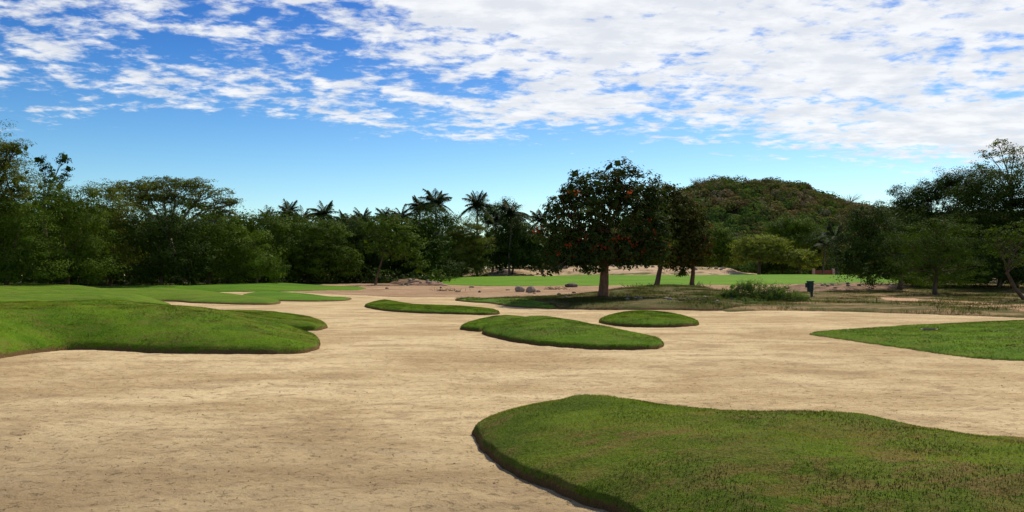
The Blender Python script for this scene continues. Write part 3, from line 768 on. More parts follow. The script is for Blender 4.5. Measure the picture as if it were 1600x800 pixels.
D1 = 84.0
def fl2(r, cl):
    q = cl[r.choice(len(cl), 30)]; c = np.concatenate([p+r.normal(size=(5, 3))*[0.25, 0.25, 0.16] for p in q]); return c, r.normal(size=c.shape)+[0, -.8, .5]
make_tree('flowering_tree', 'dark tree with orange-red blossoms and leaning trunk just right of the largest one', base_at(1025, D1), Q(1034, 408, D1),
    B(D1, (1040, 345, 38, 42), (1060, 322, 30, 26), (1028, 385, 30, 26), (1065, 372, 30, 34), (1045, 306, 22, 14), (1075, 345, 22, 22), (1050, 400, 34, 16), (1040, 296, 18, 10), (1020, 340, 30, 44), (1060, 350, 38, 44), (1062, 388, 34, 26), (1010, 380, 30, 30)),
    M['leaf_rusty'], M['bark'], 102, r0=0.30, leaf=0.3, per=1.7, cr=0.65, lpc=24, twigs=6, flowers=fl2, aspect=0.5)
make_tree('flowering_tree', 'dark tree with red blossoms, rightmost and smallest of the three flowering trees', base_at(1081, D1+1), Q(1083, 412, D1+1),
    B(D1+1, (1086, 368, 26, 36), (1090, 335, 18, 20), (1074, 398, 34, 18), (1098, 385, 15, 24), (1064, 424, 9, 6, -1)),
    M['leaf_rusty'], M['bark'], 103, r0=0.26, leaf=0.3, per=1.8, cr=0.6, lpc=24, twigs=6, flowers=fl2, aspect=0.5)

# ---- left wood
L = 76.0
make_tree('broadleaf_tree', 'tallest feathery tree at the left edge of the photo', base_at(-60, 66), Q(-40, 360, 66),
    B(66, (-30, 280, 70, 55), (10, 245, 28, 26), (-40, 220, 60, 28), (25, 228, 18, 10), (15, 290, 40, 40), (-90, 320, 80, 70)),
    M['leaf_olive'], M['bark'], 111, r0=0.45, leaf=0.2, per=1.7, cr=0.75, lpc=40, flat=0.4, twigs=7, aspect=0.35)
make_tree('broadleaf_tree', 'slim tree poking above the left wood with an open tufted crown', base_at(70, 82), Q(68, 320, 82),
    B(82, (72, 262, 14, 9), (98, 250, 13, 9), (84, 278, 20, 10), (62, 250, 8, 6), (105, 268, 9, 9), (75, 300, 30, 20)),
    M['leaf_dark'], M['bark'], 112, r0=0.26, leaf=0.22, per=2.0, cr=0.42, lpc=16, flat=0.5, twigs=6, core=0.4)
make_tree('umbrella_tree', 'wide flat-topped umbrella tree rising over the left wood, sky through its branches', base_at(285, 98), Q(262, 365, 98),
    B(98, (225, 292, 50, 10), (275, 286, 55, 9), (320, 300, 40, 9), (350, 314, 28, 7), (190, 300, 34, 12), (255, 308, 60, 9), (305, 320, 40, 7), (345, 330, 22, 6), (215, 318, 40, 14), (362, 318, 14, 6), (330, 338, 26, 5), (365, 338, 12, 6)),
    M['leaf_olive'], M['bark_pale'], 113, r0=0.42, leaf=0.25, per=1.9, cr=0.62, lpc=20, flat=0.35, twigs=9, core=False, aspect=0.4, inner=0.6)
def big(label, u, D, items, mat, seed, group='broadleaf trees of the left wood', **kw):
    kk = dict(r0=0.2, leaf=0.22, per=1.15, cr=0.6, lpc=18, twigs=3); kk.update(kw)
    kk['lpc'] = int(kk['lpc']*5.5); kk['cr'] *= 1.55; kk['per'] *= 0.58; kk.setdefault('rough', 0.34); kk.setdefault('inner', 0.2); kk['leaf'] *= 0.75
    items = list(items)
    if D < 130 and kk.pop('skirt', True):
        a, b = min(i[0]-i[2] for i in items), max(i[0]+i[2] for i in items)
        w = (b-a)/3
        for q_ in (0.2, 0.5, 0.8): items.append((a+(b-a)*q_, 420, w*0.62, 17, -0.8+q_))
    us = [i[0] for i in items]; vs = [i[1] for i in items]
    return make_tree('broadleaf_tree', label, base_at(u, D), Q(u+4, max(vs)-10, D), B(D, *items), mat, M['bark'], seed, group=group, **kk)
big('broad green tree hanging low at the far left of the left wood', 10, 66, [(-10, 345, 60, 45), (40, 335, 45, 35), (10, 395, 55, 32), (-40, 400, 50, 35), (50, 385, 32, 36), (-70, 360, 60, 60)], M['leaf'], 121, leaf=0.19, per=1.5, flat=0.4)
big('mid green tree in the left wood under the slim tufted one', 105, 72, [(100, 330, 50, 32), (75, 310, 34, 24), (130, 350, 44, 34), (100, 385, 50, 34), (70, 395, 36, 30), (140, 400, 40, 26), (125, 308, 26, 20)], M['leaf'], 122, leaf=0.19, per=1.4)
big('olive tree with brownish tips in the left wood, left under the umbrella tree', 170, 80, [(160, 315, 36, 26), (185, 335, 40, 28), (150, 345, 36, 30), (170, 375, 45, 30), (200, 395, 40, 30), (150, 300, 24, 14)], M['leaf_olive'], 123)
big('dark round tree in the left wood directly under the umbrella tree', 250, 80, [(240, 355, 45, 34), (270, 345, 36, 26), (215, 375, 36, 34), (255, 395, 48, 32), (290, 385, 34, 34), (235, 420, 40, 16)], M['leaf_dark'], 124)
big('green tree in the left wood under the right end of the umbrella tree', 325, 84, [(320, 360, 36, 26), (345, 352, 26, 18), (330, 390, 42, 30), (355, 380, 30, 30), (310, 415, 34, 20)], M['leaf'], 125)
big('low bushy tree bulging out at the right end of the left lawn', 400, 86, [(400, 405, 36, 22), (425, 415, 20, 16), (375, 395, 30, 26), (395, 375, 26, 20), (380, 425, 38, 14)], M['leaf_bright'], 126, r0=0.2)
big('green tree left of centre with a level top, beside the bushy one', 410, 96, [(400, 352, 34, 18), (430, 358, 30, 20), (380, 365, 28, 20), (420, 385, 34, 24), (450, 395, 28, 26)], M['leaf'], 127, leaf=0.25, cr=0.7)
big('wide green tree in the middle of the left wood with long low branches', 480, 98, [(470, 360, 34, 18), (500, 362, 36, 20), (490, 392, 44, 26), (525, 385, 30, 26), (460, 405, 28, 20), (530, 410, 26, 18), (490, 415, 40, 14)], M['leaf'], 128, leaf=0.25, cr=0.7, flat=0.35)
big('dark green tree behind the wide one, under the far palms', 540, 104, [(535, 358, 34, 17), (565, 362, 26, 20), (550, 390, 34, 28), (580, 400, 26, 26), (520, 400, 30, 24)], M['leaf_dark'], 129, leaf=0.27, cr=0.7)
make_tree('broadleaf_tree', 'green tree with thin leaning trunk at the right end of the left wood', base_at(586, 94), Q(600, 395, 94),
    B(94, (608, 352, 34, 20), (590, 375, 30, 20), (630, 372, 30, 22), (645, 395, 20, 24), (615, 392, 30, 18), (580, 350, 22, 14), (657, 415, 12, 12)), M['leaf'], M['bark'], 130,
    r0=0.13, leaf=0.24, per=1.1, cr=0.65, lpc=18, flat=0.4, twigs=4, group='broadleaf trees of the left wood')
big('layered olive tree with drooping tiers between the tall palms', 720, 128, [(715, 352, 34, 12), (700, 372, 34, 20), (735, 372, 32, 16), (755, 385, 14, 14), (710, 395, 36, 18), (740, 402, 22, 14), (690, 400, 20, 18)], M['leaf_olive'], 131, leaf=0.28, cr=0.75, flat=0.35)
big('dark rounded tree filling the gap left of the big flowering tree', 800, 140, [(800, 385, 36, 26), (830, 380, 26, 26), (775, 400, 26, 20), (820, 405, 36, 16), (795, 360, 24, 16), (845, 372, 20, 24), (858, 395, 24, 26)], M['leaf_dark'], 132, leaf=0.32, cr=0.8)
big('bright top tree among the palms, left of the big flowering tree', 790, 150, [(785, 330, 22, 16), (765, 345, 22, 16), (800, 345, 22, 16), (755, 325, 12, 12), (810, 360, 22, 14)], M['leaf'], 133, leaf=0.34, cr=0.8)
big('dark tree under the tall palm right of the light green one', 670, 118, [(665, 355, 26, 22), (690, 340, 26, 20), (670, 390, 24, 26), (650, 350, 18, 14), (680, 412, 22, 16)], M['leaf_dark'], 134, leaf=0.28, cr=0.75)
# second row of the wood: dark trees that nothing tells apart, copies of two models
def deep_model(seed, mat):
    # built at the first place of its row, then copied
    x, y = P(-10, 96); z = zground(x, y)
    bl = []
    r = np.random.default_rng(seed)
    for k in range(7):
        a = k*0.9; rr = 0 if k == 0 else 2.3
        bl.append((np.array([x+rr*cos(a), y+rr*sin(a), z+4.2+r.uniform(-1.6, 2.6)]), (2.4, 2.2, 2.2)))
    bl.append((np.array([x, y, z+1.8]), (3.2, 2.8, 1.6)))
    return make_tree('broadleaf_tree', 'dark broadleaf tree in the shade behind the front row of the left wood', (x, y, z), (x, y, z+3.5), bl, mat, M['bark'], seed,
                     r0=0.3, leaf=0.34, per=1.0, cr=0.75, lpc=14, twigs=3, core=2.0, group='shaded trees in the left wood')
proto = [deep_model(201, M['leaf_dark']), deep_model(202, M['leaf'])]
def copy_tree(o, loc, rz, sc, label=None, group=None):
    c = o.copy()
    if label: c['label'] = label; c['group'] = group
    COL.objects.link(c); c.location = loc; c.rotation_euler = (0, 0, rz); c.scale = (sc, sc, sc)
    for ch in list(o.children):
        d = ch.copy(); COL.objects.link(d); d.parent = c
    return c
rr = random.Random(7)
spots = []
for u in range(-90, 660, 34): spots.append((u+rr.uniform(-6, 6), (92 if u < 200 else 108)+rr.uniform(-3, 5), 332 if u > 360 else (300 if u < 170 else 322)))
for u in range(640, 880, 34): spots.append((u, 158+rr.uniform(-4, 6), 352))
for i, (u, D, vt) in enumerate(spots):
    x, y = P(u, D); z = zground(x, y)
    H = CH-(vt+rr.uniform(0, 16)-HOR)/F*D-z
    sc = H/8.6
    if i < 2: proto[i].location = (x, y, z); proto[i].scale = (sc,)*3
    elif u < 640: copy_tree(proto[i % 2], (x, y, z), rr.uniform(0, 6.28), sc)
    else: copy_tree(proto[i % 2], (x, y, z), rr.uniform(0, 6.28), sc, 'dark broadleaf tree in the shade behind the tall palms left of the big flowering tree', 'shaded trees behind the tall palms')

# ---- shrubs
def shrub(name, label, D, items, mat, seed, group=None, leaf=0.12, per=2.2, cr=0.3, lpc=14, cat='shrub', **kw):
    u = items[0][0]; b = base_at(u, D)
    return make_tree(name, label, b, (b[0], b[1], b[2]+0.3), B(D, *items), mat, M['bark'], seed, r0=0.04, leaf=leaf, per=per, cr=cr, lpc=lpc, twigs=2, group=group, cat=cat, **kw)
r_ = random.Random(3)
for k, u in enumerate(range(-40, 690, 30)):
    D = 75 if u < 130 else (86 if u < 330 else (95 if u < 440 else 101))
    h = r_.uniform(9, 16)
    shrub('shrub', 'low dark shrub at the shaded foot of the left wood', D+r_.uniform(-1, 1), [(u, 441-h*0.5, 20, h), (u+14, 442-h*0.4, 14, h*0.7)],
          M['leaf_dark'] if k % 3 else M['leaf'], 300+k, 'shrubs along the foot of the left wood', leaf=0.22, cr=0.5, per=1.6)
for k, (u, w) in enumerate([(715, 14), (740, 16), (765, 12), (700, 10), (790, 14), (812, 10)]):
    shrub('shrub', 'grey-green shrub on the left slope of the sandy bank behind the green', 146+k, [(u, 424, w, 5.5)], M['weed'], 340+k, 'shrubs on the sandy bank', leaf=0.25, cr=0.5, per=1.2)
shrub('shrub', 'dark low shrub at the left tip of the stony earth bank', 97, [(622, 439, 14, 5), (636, 437, 10, 4.5)], M['leaf_bright'], 350, leaf=0.16, cr=0.35, per=2)
lab = ['feathery weed bush left end of the clump beside the green bin', 'tall feathery weed bush with long wispy stems in the middle of the clump', 'dense green weed bush just left of the green bin',
       'low weed bush spilling onto the sand below the clump', 'small round weed bush touching the foot of the green bin', 'lone small weed bush right of the green bin']
for k, (D, it) in enumerate([(50, [(1150, 458, 20, 13), (1136, 464, 14, 8)]), (50, [(1178, 456, 24, 16), (1200, 460, 26, 15), (1165, 448, 12, 9)]), (49.5, [(1222, 461, 26, 14), (1240, 467, 20, 10)]),
                             (46, [(1165, 476, 20, 7), (1185, 477, 14, 6)]), (50, [(1255, 468, 12, 9)]), (48, [(1370, 477, 9, 5)])]):
    shrub('weed_bush', lab[k], D, it, M['weed'], 360+k, None, leaf=0.13, per=14, cr=0.24, lpc=22, cat='bush', aspect=0.32, flat=1.1)

# ---- palms
def palm(label, u, D, vtop, seed, fr=2.6, n=22, mat=None, group='coconut palms above the wood'):
    r = np.random.default_rng(seed)
    b = np.array(base_at(u+r.uniform(-6, 6), D)); top = Q(u, vtop-1, D); fr = fr*1.15
    root = empty('palm_tree', tuple(b)); tag(root, label, 'palm', group)
    p = wander(b-[0, 0, .2], top, 12, 0.03, r); rad = np.linspace(0.22, 0.13, 12); rad[0] = .32
    tv, tf = tube(p, rad, 9); mesh_np('trunk', tv, tf, M['palmbark'], root, smooth=True)
    Vs = []; Fs = []; nn = 0
    for k in range(n):
        az = k*2.399+r.uniform(-.2, .2); up = r.uniform(-0.35, 1.4)
        L = fr*r.uniform(0.8, 1.15)
        s = np.linspace(0, 1, 26)
        d = np.array([cos(az), sin(az), 0])
        rx = L*(s*cos(up*0.9)*0.95); rz = L*(s*sin(up)-0.55*s*s*(0.5+0.5*cos(up)))
        mid = top+d[None]*rx[:, None]; mid[:, 2] += rz
        side = np.array([-sin(az), cos(az), 0])
        for i in range(1, 26):
            for sg in (-1, 1):
                w = L*0.30*np.sin(pi*min(1, 0.15+0.85*s[i]))**0.6
                tip = mid[i]+side*sg*w*0.75+d*w*0.45+np.array([0, 0, -w*r.uniform(0.25, 0.75)])
                a = mid[i]-d*0.08; c = mid[i]+d*0.15; m2 = (a+tip)/2+np.array([0, 0, 0.06])
                Vs += [a, c, tip, m2]; Fs.append([nn, nn+1, nn+2, nn+3]); nn += 4
        for i in range(25):
            w = 0.03; a = mid[i]; c = mid[i+1]
            Vs += [a+side*w, c+side*w, c-side*w, a-side*w]; Fs.append([nn, nn+1, nn+2, nn+3]); nn += 4
    mesh_np('crown', np.array(Vs), np.array(Fs), mat or M['palm'], root, attrs={'rnd': ('FACE', 'FLOAT', np.repeat(r.uniform(0, 1, n), len(Fs)//n))})
    return root
for i, (lb, u, v, D) in enumerate([
    ('round-headed palm, leftmost in the row above the left wood', 419, 345, 128), ('slim spiky palm second from left above the left wood', 450, 335, 126),
    ('drooping palm third from left above the left wood', 472, 344, 130), ('wide arching palm in the middle of the row above the left wood', 506, 336, 124),
    ('small palm fifth from left above the left wood', 540, 350, 130), ('short leafy palm rising just left of the tall palm group', 566, 344, 126),
    ('fan shaped palm at the left foot of the tall palm group', 603, 343, 130), ('bushy palm beside the tall palm group', 628, 341, 134),
    ('tallest full-headed palm in the group left of centre', 680, 318, 132), ('palm leaning against the tallest one on its left', 656, 325, 138),
    ('tall palm with clear trunk between tallest palm and flowering tree', 746, 322, 140), ('leaning palm with long fronds left of the flowering tree', 800, 334, 138),
    ('short palm touching the left side of the flowering tree', 845, 345, 145), ('palm low between the tall ones left of the flowering tree', 775, 348, 146)]):
    palm(lb, u, D, v, 400+i, fr=(3.4 if i in (8, 10, 11) else 2.8), n=38 if i in (8, 9, 11) else 28)
palm('dark palm at the foot of the hill, left of the right-hand trees', 1306, 150, 372, 430, fr=3.6, n=24, group=None)
palm('lower dark palm beside the one at the foot of the hill', 1290, 155, 385, 431, fr=3.2, n=22, group=None)

# ---- hill
def hillz(x, y):
    D = y; u = x/D*F+800
    prof = np.interp(u, [900, 1000, 1060, 1085, 1105, 1130, 1160, 1200, 1235, 1255, 1275, 1300, 1340, 1390, 1450, 1550, 1700, 1900],
                     [392, 345, 312, 303, 297, 293, 297, 295, 300, 302, 313, 322, 333, 340, 345, 340, 350, 400])
    top = CH-(prof-HOR)/F*290
    s = sstep(D, 190, 290)*(1-sstep(D, 300, 430))
    return 1.0+(top-1)*s**0.9+1.5*fbm(x*0.03, y*0.03, 77, 3)*s
def build_hill():
    xs = np.linspace(10, 330, 110); ys = np.linspace(180, 440, 90)
    X, Y = np.meshgrid(xs, ys); Z = hillz(X, Y); Z = np.where((Y < 186) | (Y > 434), -1, Z)
    nr, nc = X.shape; idx = np.arange(nr*nc).reshape(nr, nc)
    f = np.stack([idx[:-1, :-1], idx[:-1, 1:], idx[1:, 1:], idx[1:, :-1]], -1).reshape(-1, 4)
    o = mesh_np('hill', np.stack([X.ravel(), Y.ravel(), Z.ravel()], -1), f, M['floor'], smooth=True); tag(o, kind='structure')
    r = np.random.default_rng(5)
    n = 2900; D = 190+105*r.uniform(0, 1, n)**0.9; u = r.uniform(930, 1720, n)
    x = (u-800)/F*D; y = D; z = hillz(x, y)
    lpc = 130
    R = r.uniform(1.1, 2.4, n)*np.where(r.uniform(size=n) < 0.12, 1.5, 1.0)
    off = r.normal(size=(n, lpc, 3)); off /= np.linalg.norm(off, axis=2, keepdims=True)
    rel = np.clip((D-190)/100, 0, 1)
    cen = np.stack([x, y, z+R*0.75], -1)[:, None]+off*R[:, None, None]*r.uniform(0.75, 1.05, (n, lpc, 1))*[1, 1, 0.72]
    nr_ = off+r.normal(size=off.shape)*0.22+[0, 0, .35]
    V, Fc = leaves(cen.reshape(-1, 3), nr_.reshape(-1, 3), 0.66, r, 0.75)
    pal = 1.5*np.array([(0.045, 0.075, 0.014), (0.06, 0.09, 0.016), (0.035, 0.055, 0.012), (0.095, 0.080, 0.026), (0.115, 0.078, 0.034), (0.080, 0.082, 0.020), (0.12, 0.10, 0.055)])
    pgreen = np.array([.34, .34, .22, .02, .0, .08, .0]); pbrown = np.array([.08, .12, .14, .2, .18, .20, .08])
    pick = np.empty(n, int); patch = 1.3*fbm(x*0.05, y*0.05, 91, 3)
    for i in range(n):
        q_ = rel[i]+r.normal()*0.08+patch[i]; w = pgreen*(1-sstep(q_, .25, .65))+pbrown*sstep(q_, .25, .65)+1e-6
        pick[i] = r.choice(7, p=w/w.sum())
    colr = pal[pick][:, None]*r.uniform(0.8, 1.2, (n, lpc, 1))*1.25
    colr = np.concatenate([colr.reshape(-1, 3), np.ones((n*lpc, 1))], 1)
    o = mesh_np('hill_forest', V, Fc, M['hill'], attrs={'col': ('FACE', 'FLOAT_COLOR', colr)})
    tag(o, 'dry brownish and green forest covering the round hill on the right', 'forest', kind='stuff')
build_hill()
g2 = None
make_tree('spreading_tree', 'pale yellow-green spreading tree with visible limbs behind the green, under the hill', base_at(1186, 158), Q(1187, 405, 158),
    B(158, (1190, 378, 38, 11), (1165, 385, 22, 14), (1215, 388, 22, 12), (1180, 392, 34, 14), (1155, 400, 14, 16), (1205, 400, 28, 10)),
    M['leaf_pale'], M['bark'], 501, r0=0.3, leaf=0.34, per=1.3, cr=0.7, lpc=18, flat=0.45, twigs=6)
make_tree('spreading_tree', 'smaller pale green tree touching the right side of the spreading one', base_at(1250, 156), Q(1250, 412, 156),
    B(156, (1252, 398, 26, 12), (1268, 402, 16, 12), (1235, 404, 18, 12), (1258, 410, 24, 9)),
    M['leaf_pale'], M['bark'], 502, r0=0.22, leaf=0.32, per=1.3, cr=0.7, lpc=18, flat=0.4, twigs=5)
big('dark shadowed tree below the spreading pale one', 1222, 164, [(1215, 408, 30, 14), (1240, 412, 20, 10), (1195, 414, 20, 9)], M['leaf_dark'], 503, None, leaf=0.34, cr=0.8)
big('bright green tree behind the smallest flowering tree, at the hill foot', 1125, 172, [(1128, 380, 24, 18), (1110, 395, 24, 20), (1140, 400, 18, 16), (1120, 365, 16, 12), (1095, 405, 20, 14)], M['leaf_bright'], 504, None, leaf=0.36, cr=0.85)
big('tall green tree half up the hill foot above the spreading one', 1240, 190, [(1240, 355, 26, 16), (1215, 362, 22, 14), (1265, 365, 20, 16), (1240, 378, 36, 14)], M['leaf_bright'], 505, None, leaf=0.4, cr=0.9)
big('dark green tree at the hill foot just left of the two dark palms', 1278, 175, [(1278, 380, 18, 18), (1285, 400, 20, 18), (1270, 412, 18, 10)], M['leaf_dark'], 506, None, leaf=0.36, cr=0.8)
big('dark tree at the left foot of the hill behind the flowering trees', 1060, 185, [(1045, 398, 40, 18), (1085, 395, 26, 20), (1020, 402, 30, 14), (1000, 404, 26, 12)], M['leaf'], 507, None, leaf=0.4, cr=0.9)
big('dark tree behind the trunk of the big flowering tree', 910, 190, [(900, 400, 40, 18), (940, 402, 40, 14), (970, 400, 30, 14), (870, 395, 30, 18)], M['leaf_dark'], 508, None, leaf=0.4, cr=0.9)
# small trees on the ridge
big('dark tree on the left shoulder of the hill ridge', 1110, 288, [(1112, 288, 14, 7), (1122, 292, 10, 6)], M['leaf_dark'], 511, None, leaf=0.5, cr=0.9, r0=.25)
big('dark rounded tree on the hill top, the highest point of the ridge', 1203, 288, [(1204, 290, 6, 5), (1204, 296, 8, 5)], M['leaf_dark'], 512, None, leaf=0.45, cr=0.7, r0=.2)
big('spiky dark tree at the low right end of the hill ridge', 1290, 288, [(1288, 318, 10, 6), (1296, 324, 12, 8)], M['leaf_dark'], 513, None, leaf=0.45, cr=0.8, r0=.2)
def bare_tree(label, u, v, D, w, h, seed):
    r = np.random.default_rng(seed)
    x, y = P(u, D); b = np.array([x, y, float(hillz(np.array([x]), np.array([y]))[0])])
    root = empty('bare_tree', tuple(b)); tag(root, label, 'tree')
    parts = [tube(wander(b-[0, 0, .3], b+[0, 0, h*0.4], 6, 0.03, r), np.linspace(.25, .16, 6), 6)]
    for k in range(60):
        a = r.uniform(0, 2*pi); e = b+[0, 0, 0]+np.array([cos(a)*w*r.uniform(.3, 1), sin(a)*w*r.uniform(.3, 1), h*(.5+.5*r.uniform()**.7)])
        parts.append(tube(wander(b+[0, 0, h*r.uniform(.25, .5)], e, 7, 0.08, r), np.linspace(.06, .02, 7), 4))
    v_, f_ = join(parts); mesh_np('trunk', v_, f_, M['bark_pale'], root, smooth=True)
    return root
bare_tree('leafless grey tree on the ridge at the low right end of the hill', 1328, 310, 285, 5.5, 6.0, 1)
bare_tree('leafless grey tree on the left shoulder of the hill beside a dark one', 1090, 295, 285, 3.2, 5.5, 2)

# ---- right wood
gR = 'broadleaf trees of the right wood'
big('dark round tree at the left end of the right wood, branches hanging to the lawn', 1405, 74, [(1360, 365, 44, 36), (1345, 395, 40, 26), (1325, 385, 22, 28), (1385, 345, 34, 28), (1385, 395, 36, 28), (1350, 335, 26, 18), (1320, 410, 14, 12), (1335, 345, 18, 16)], M['leaf_dark'], 601, gR, leaf=0.19, per=1.6, cr=0.5)
big('tall dark tree behind, with crown tips against the sky in the right wood', 1440, 84, [(1425, 308, 34, 16), (1405, 322, 22, 18), (1490, 286, 36, 18), (1455, 298, 30, 18), (1520, 288, 34, 24), (1470, 335, 50, 28), (1430, 345, 30, 26), (1485, 282, 16, 8)], M['leaf_dark'], 602, gR, leaf=0.21, per=2.5, cr=0.5)
big('feathery green tree with short trunk in front of the dark ones in the right wood', 1460, 64, [(1440, 365, 40, 20), (1480, 355, 40, 22), (1425, 385, 36, 16), (1465, 390, 44, 22), (1500, 385, 40, 30), (1450, 412, 34, 14), (1410, 372, 22, 12), (1450, 436, 46, 12, 2), (1495, 432, 36, 12, 3)], M['leaf'], 603, gR, leaf=0.16, per=1.7, cr=0.5, flat=0.35, aspect=0.35)
big('big full dark green tree at the right of the right wood', 1560, 76, [(1550, 295, 44, 28), (1590, 288, 40, 32), (1515, 300, 30, 24), (1560, 345, 50, 34), (1610, 350, 50, 50), (1530, 335, 36, 26), (1520, 400, 36, 30), (1650, 330, 60, 60)], M['leaf_dark'], 604, gR, leaf=0.2, per=2.3, cr=0.55)
make_tree('broadleaf_tree', 'tall thin-crowned tree against the clouds at the right edge', base_at(1585, 82), Q(1580, 290, 82),
    B(82, (1545, 240, 18, 7), (1535, 258, 16, 8), (1560, 222, 13, 7), (1585, 232, 18, 8), (1572, 250, 16, 7), (1550, 268, 18, 8), (1592, 262, 18, 12), (1530, 268, 10, 6), (1605, 245, 16, 10), (1580, 275, 20, 10)),
    M['leaf_olive'], M['bark_pale'], 605, r0=0.28, leaf=0.18, per=2.2, cr=0.5, lpc=20, flat=0.5, twigs=7, core=False, inner=0.5, group=gR)
make_tree('broadleaf_tree', 'green tree with slim leaning trunk in front at the right edge', base_at(1606, 52), Q(1572, 425, 52),
    B(52, (1580, 372, 38, 20), (1610, 360, 40, 20), (1560, 385, 24, 14), (1590, 400, 40, 18), (1640, 385, 50, 30), (1550, 365, 18, 10)),
    M['leaf'], M['bark'], 606, r0=0.13, leaf=0.13, per=2.4, cr=0.4, lpc=18, flat=0.35, twigs=6, aspect=0.35, group=gR)
big('dark tree filling the shade in the middle of the right wood', 1500, 80, [(1490, 405, 44, 26), (1540, 410, 40, 24), (1450, 410, 34, 20), (1580, 415, 40, 24), (1420, 405, 24, 22)], M['leaf_dark'], 607, gR, leaf=0.22, per=1.3)
for k, u in enumerate(range(1420, 1680, 36)):
    x, y = P(u, 100+rr.uniform(-3, 3)); z = zground(x, y)
    copy_tree(proto[k % 2], (x, y, z), rr.uniform(0, 6.28), rr.uniform(0.85, 1.0), 'dark broadleaf tree in the shade behind the front row of the right wood', 'shaded trees in the right wood')
for k, u in enumerate(range(1345, 1660, 22)):
    shrub('shrub', 'low dark shrub in the shade under the right wood', 80+r_.uniform(-2, 3), [(u, 430, 20, 10), (u+8, 424, 16, 8)], M['leaf_dark'], 380+k, 'shrubs under the right wood', leaf=0.2, cr=0.45, per=1.4)

# ------------------------------------------------------------------ small things
def rock(name, label, u, D, size, seed, mat, group=None, cat='rock', sink=0.2):
    import bmesh
    r = np.random.default_rng(seed); x, y = P(u, D); z = zground(x, y)
    bm = bmesh.new(); bmesh.ops.create_icosphere(bm, subdivisions=3, radius=1)
    planes = [(lambda q: q/np.linalg.norm(q))(r.normal(size=3)) for _ in range(9)]; offs = r.uniform(0.62, 0.95, 9)
    for v in bm.verts:
        p = np.array(v.co)
        for n_, o_ in zip(planes, offs):
            d = p@n_
            if d > o_: p = p-n_*(d-o_)*0.9
        p = p*(1+0.03*sin(9*p[0]+seed)*cos(8*p[1]))
        v.co = (p[0]*size[0], p[1]*size[1], p[2]*size[2]+size[2]*(1-2*sink)*0.6)
    me = bpy.data.meshes.new(name); bm.to_mesh(me); bm.free(); me.materials.append(mat)
    o = bpy.data.objects.new(name, me); COL.objects.link(o); o.location = (x, y, z); o.rotation_euler = (0, 0, r.uniform(0, 6.28)*0.1)
    return tag(o, label, cat, group)
rock('boulder', 'pale boulder, left one of the pair on the dirt flat', 812, 72, (.52, .45, .40), 1, M['stone'])
rock('boulder', 'rounded boulder, right one of the pair on the dirt flat', 829, 71.5, (.48, .45, .42), 2, M['stone'])
rock('boulder', 'flat grey block at the front edge of the green, left of the big trunk', 893, 84, (.75, .5, .34), 3, M['stone_grey'])
rock('boulder', 'small pale stone leaning on the right boulder of the pair', 841, 71.4, (.22, .2, .16), 4, M['stone'])
rq = random.Random(5)
for k in range(16):
    rock('stone', 'small pale stone strewn on the dark earth bank left of the green', 640+rq.uniform(-12, 52), rq.uniform(89, 94), (rq.uniform(.12, .3), .2, rq.uniform(.08, .2)), 10+k, M['stone'], 'stones on the left earth bank')
for k in range(22):
    rock('stone', 'small pale rock along the top of the sandy bank behind the green', rq.uniform(860, 1130), rq.uniform(152, 160), (rq.uniform(.25, .6), .4, rq.uniform(.2, .4)), 40+k, M['stone'], 'rocks on the sandy bank')
for k in range(20):
    rock('stone', 'reddish stone in the low earth bank right of the green bin', rq.uniform(1225, 1440), rq.uniform(74, 82), (rq.uniform(.12, .26), .2, rq.uniform(.08, .17)), 70+k, M['stone_grey'] if k % 2 else M['stone'], 'stones in the right earth bank')
for k in range(12):
    rock('stone', 'small stone lying in the weeds of the mound under the flowering trees', rq.uniform(880, 1150), rq.uniform(44.5, 58), (rq.uniform(.08, .2), .14, rq.uniform(.05, .11)), 100+k, M['stone'], 'stones in the rough mound')
for k in range(14):
    rock('stone', 'small brown clod lying on the dirt flat behind the sand', rq.uniform(600, 900), rq.uniform(63, 84), (rq.uniform(.1, .3), .16, rq.uniform(.06, .16)), 120+k, M['stone_grey'], 'clods on the dirt flat')

# twig heaps and dry plants on the dirt flat
def twigs(label, u, D, w, seed, n=40, h=0.35):
    r = np.random.default_rng(seed); b = np.array(base_at(u, D)); parts = []
    for k in range(n):
        s = b+[r.normal()*w, r.normal()*w*.5, 0]; e = s+np.array([r.normal()*.35, r.normal()*.25, r.uniform(.05, h)])
        parts.append(tube(wander(s, e, 4, .1, r), np.linspace(.02, .008, 4), 4))
    v, f = join(parts); o = mesh_np('twig_heap', v, f, M['bark']); return tag(o, label, 'twigs')
twigs('low heap of dead twigs on the dirt flat left of the boulders', 702, 74, .7, 1)
twigs('small heap of dry twigs right of the boulders', 868, 76, .6, 2)
twigs('tangle of dry twigs near the foot of the leaning flowering tree', 1000, 82, .9, 3, 60, .5)
twigs('few dry twigs at the foot of the smallest flowering tree', 1090, 83, .6, 4, 50, .7)
twigs('dark root tangle in the sand-side edge of the rough mound', 1082, 45.5, .5, 5, 60, .25)

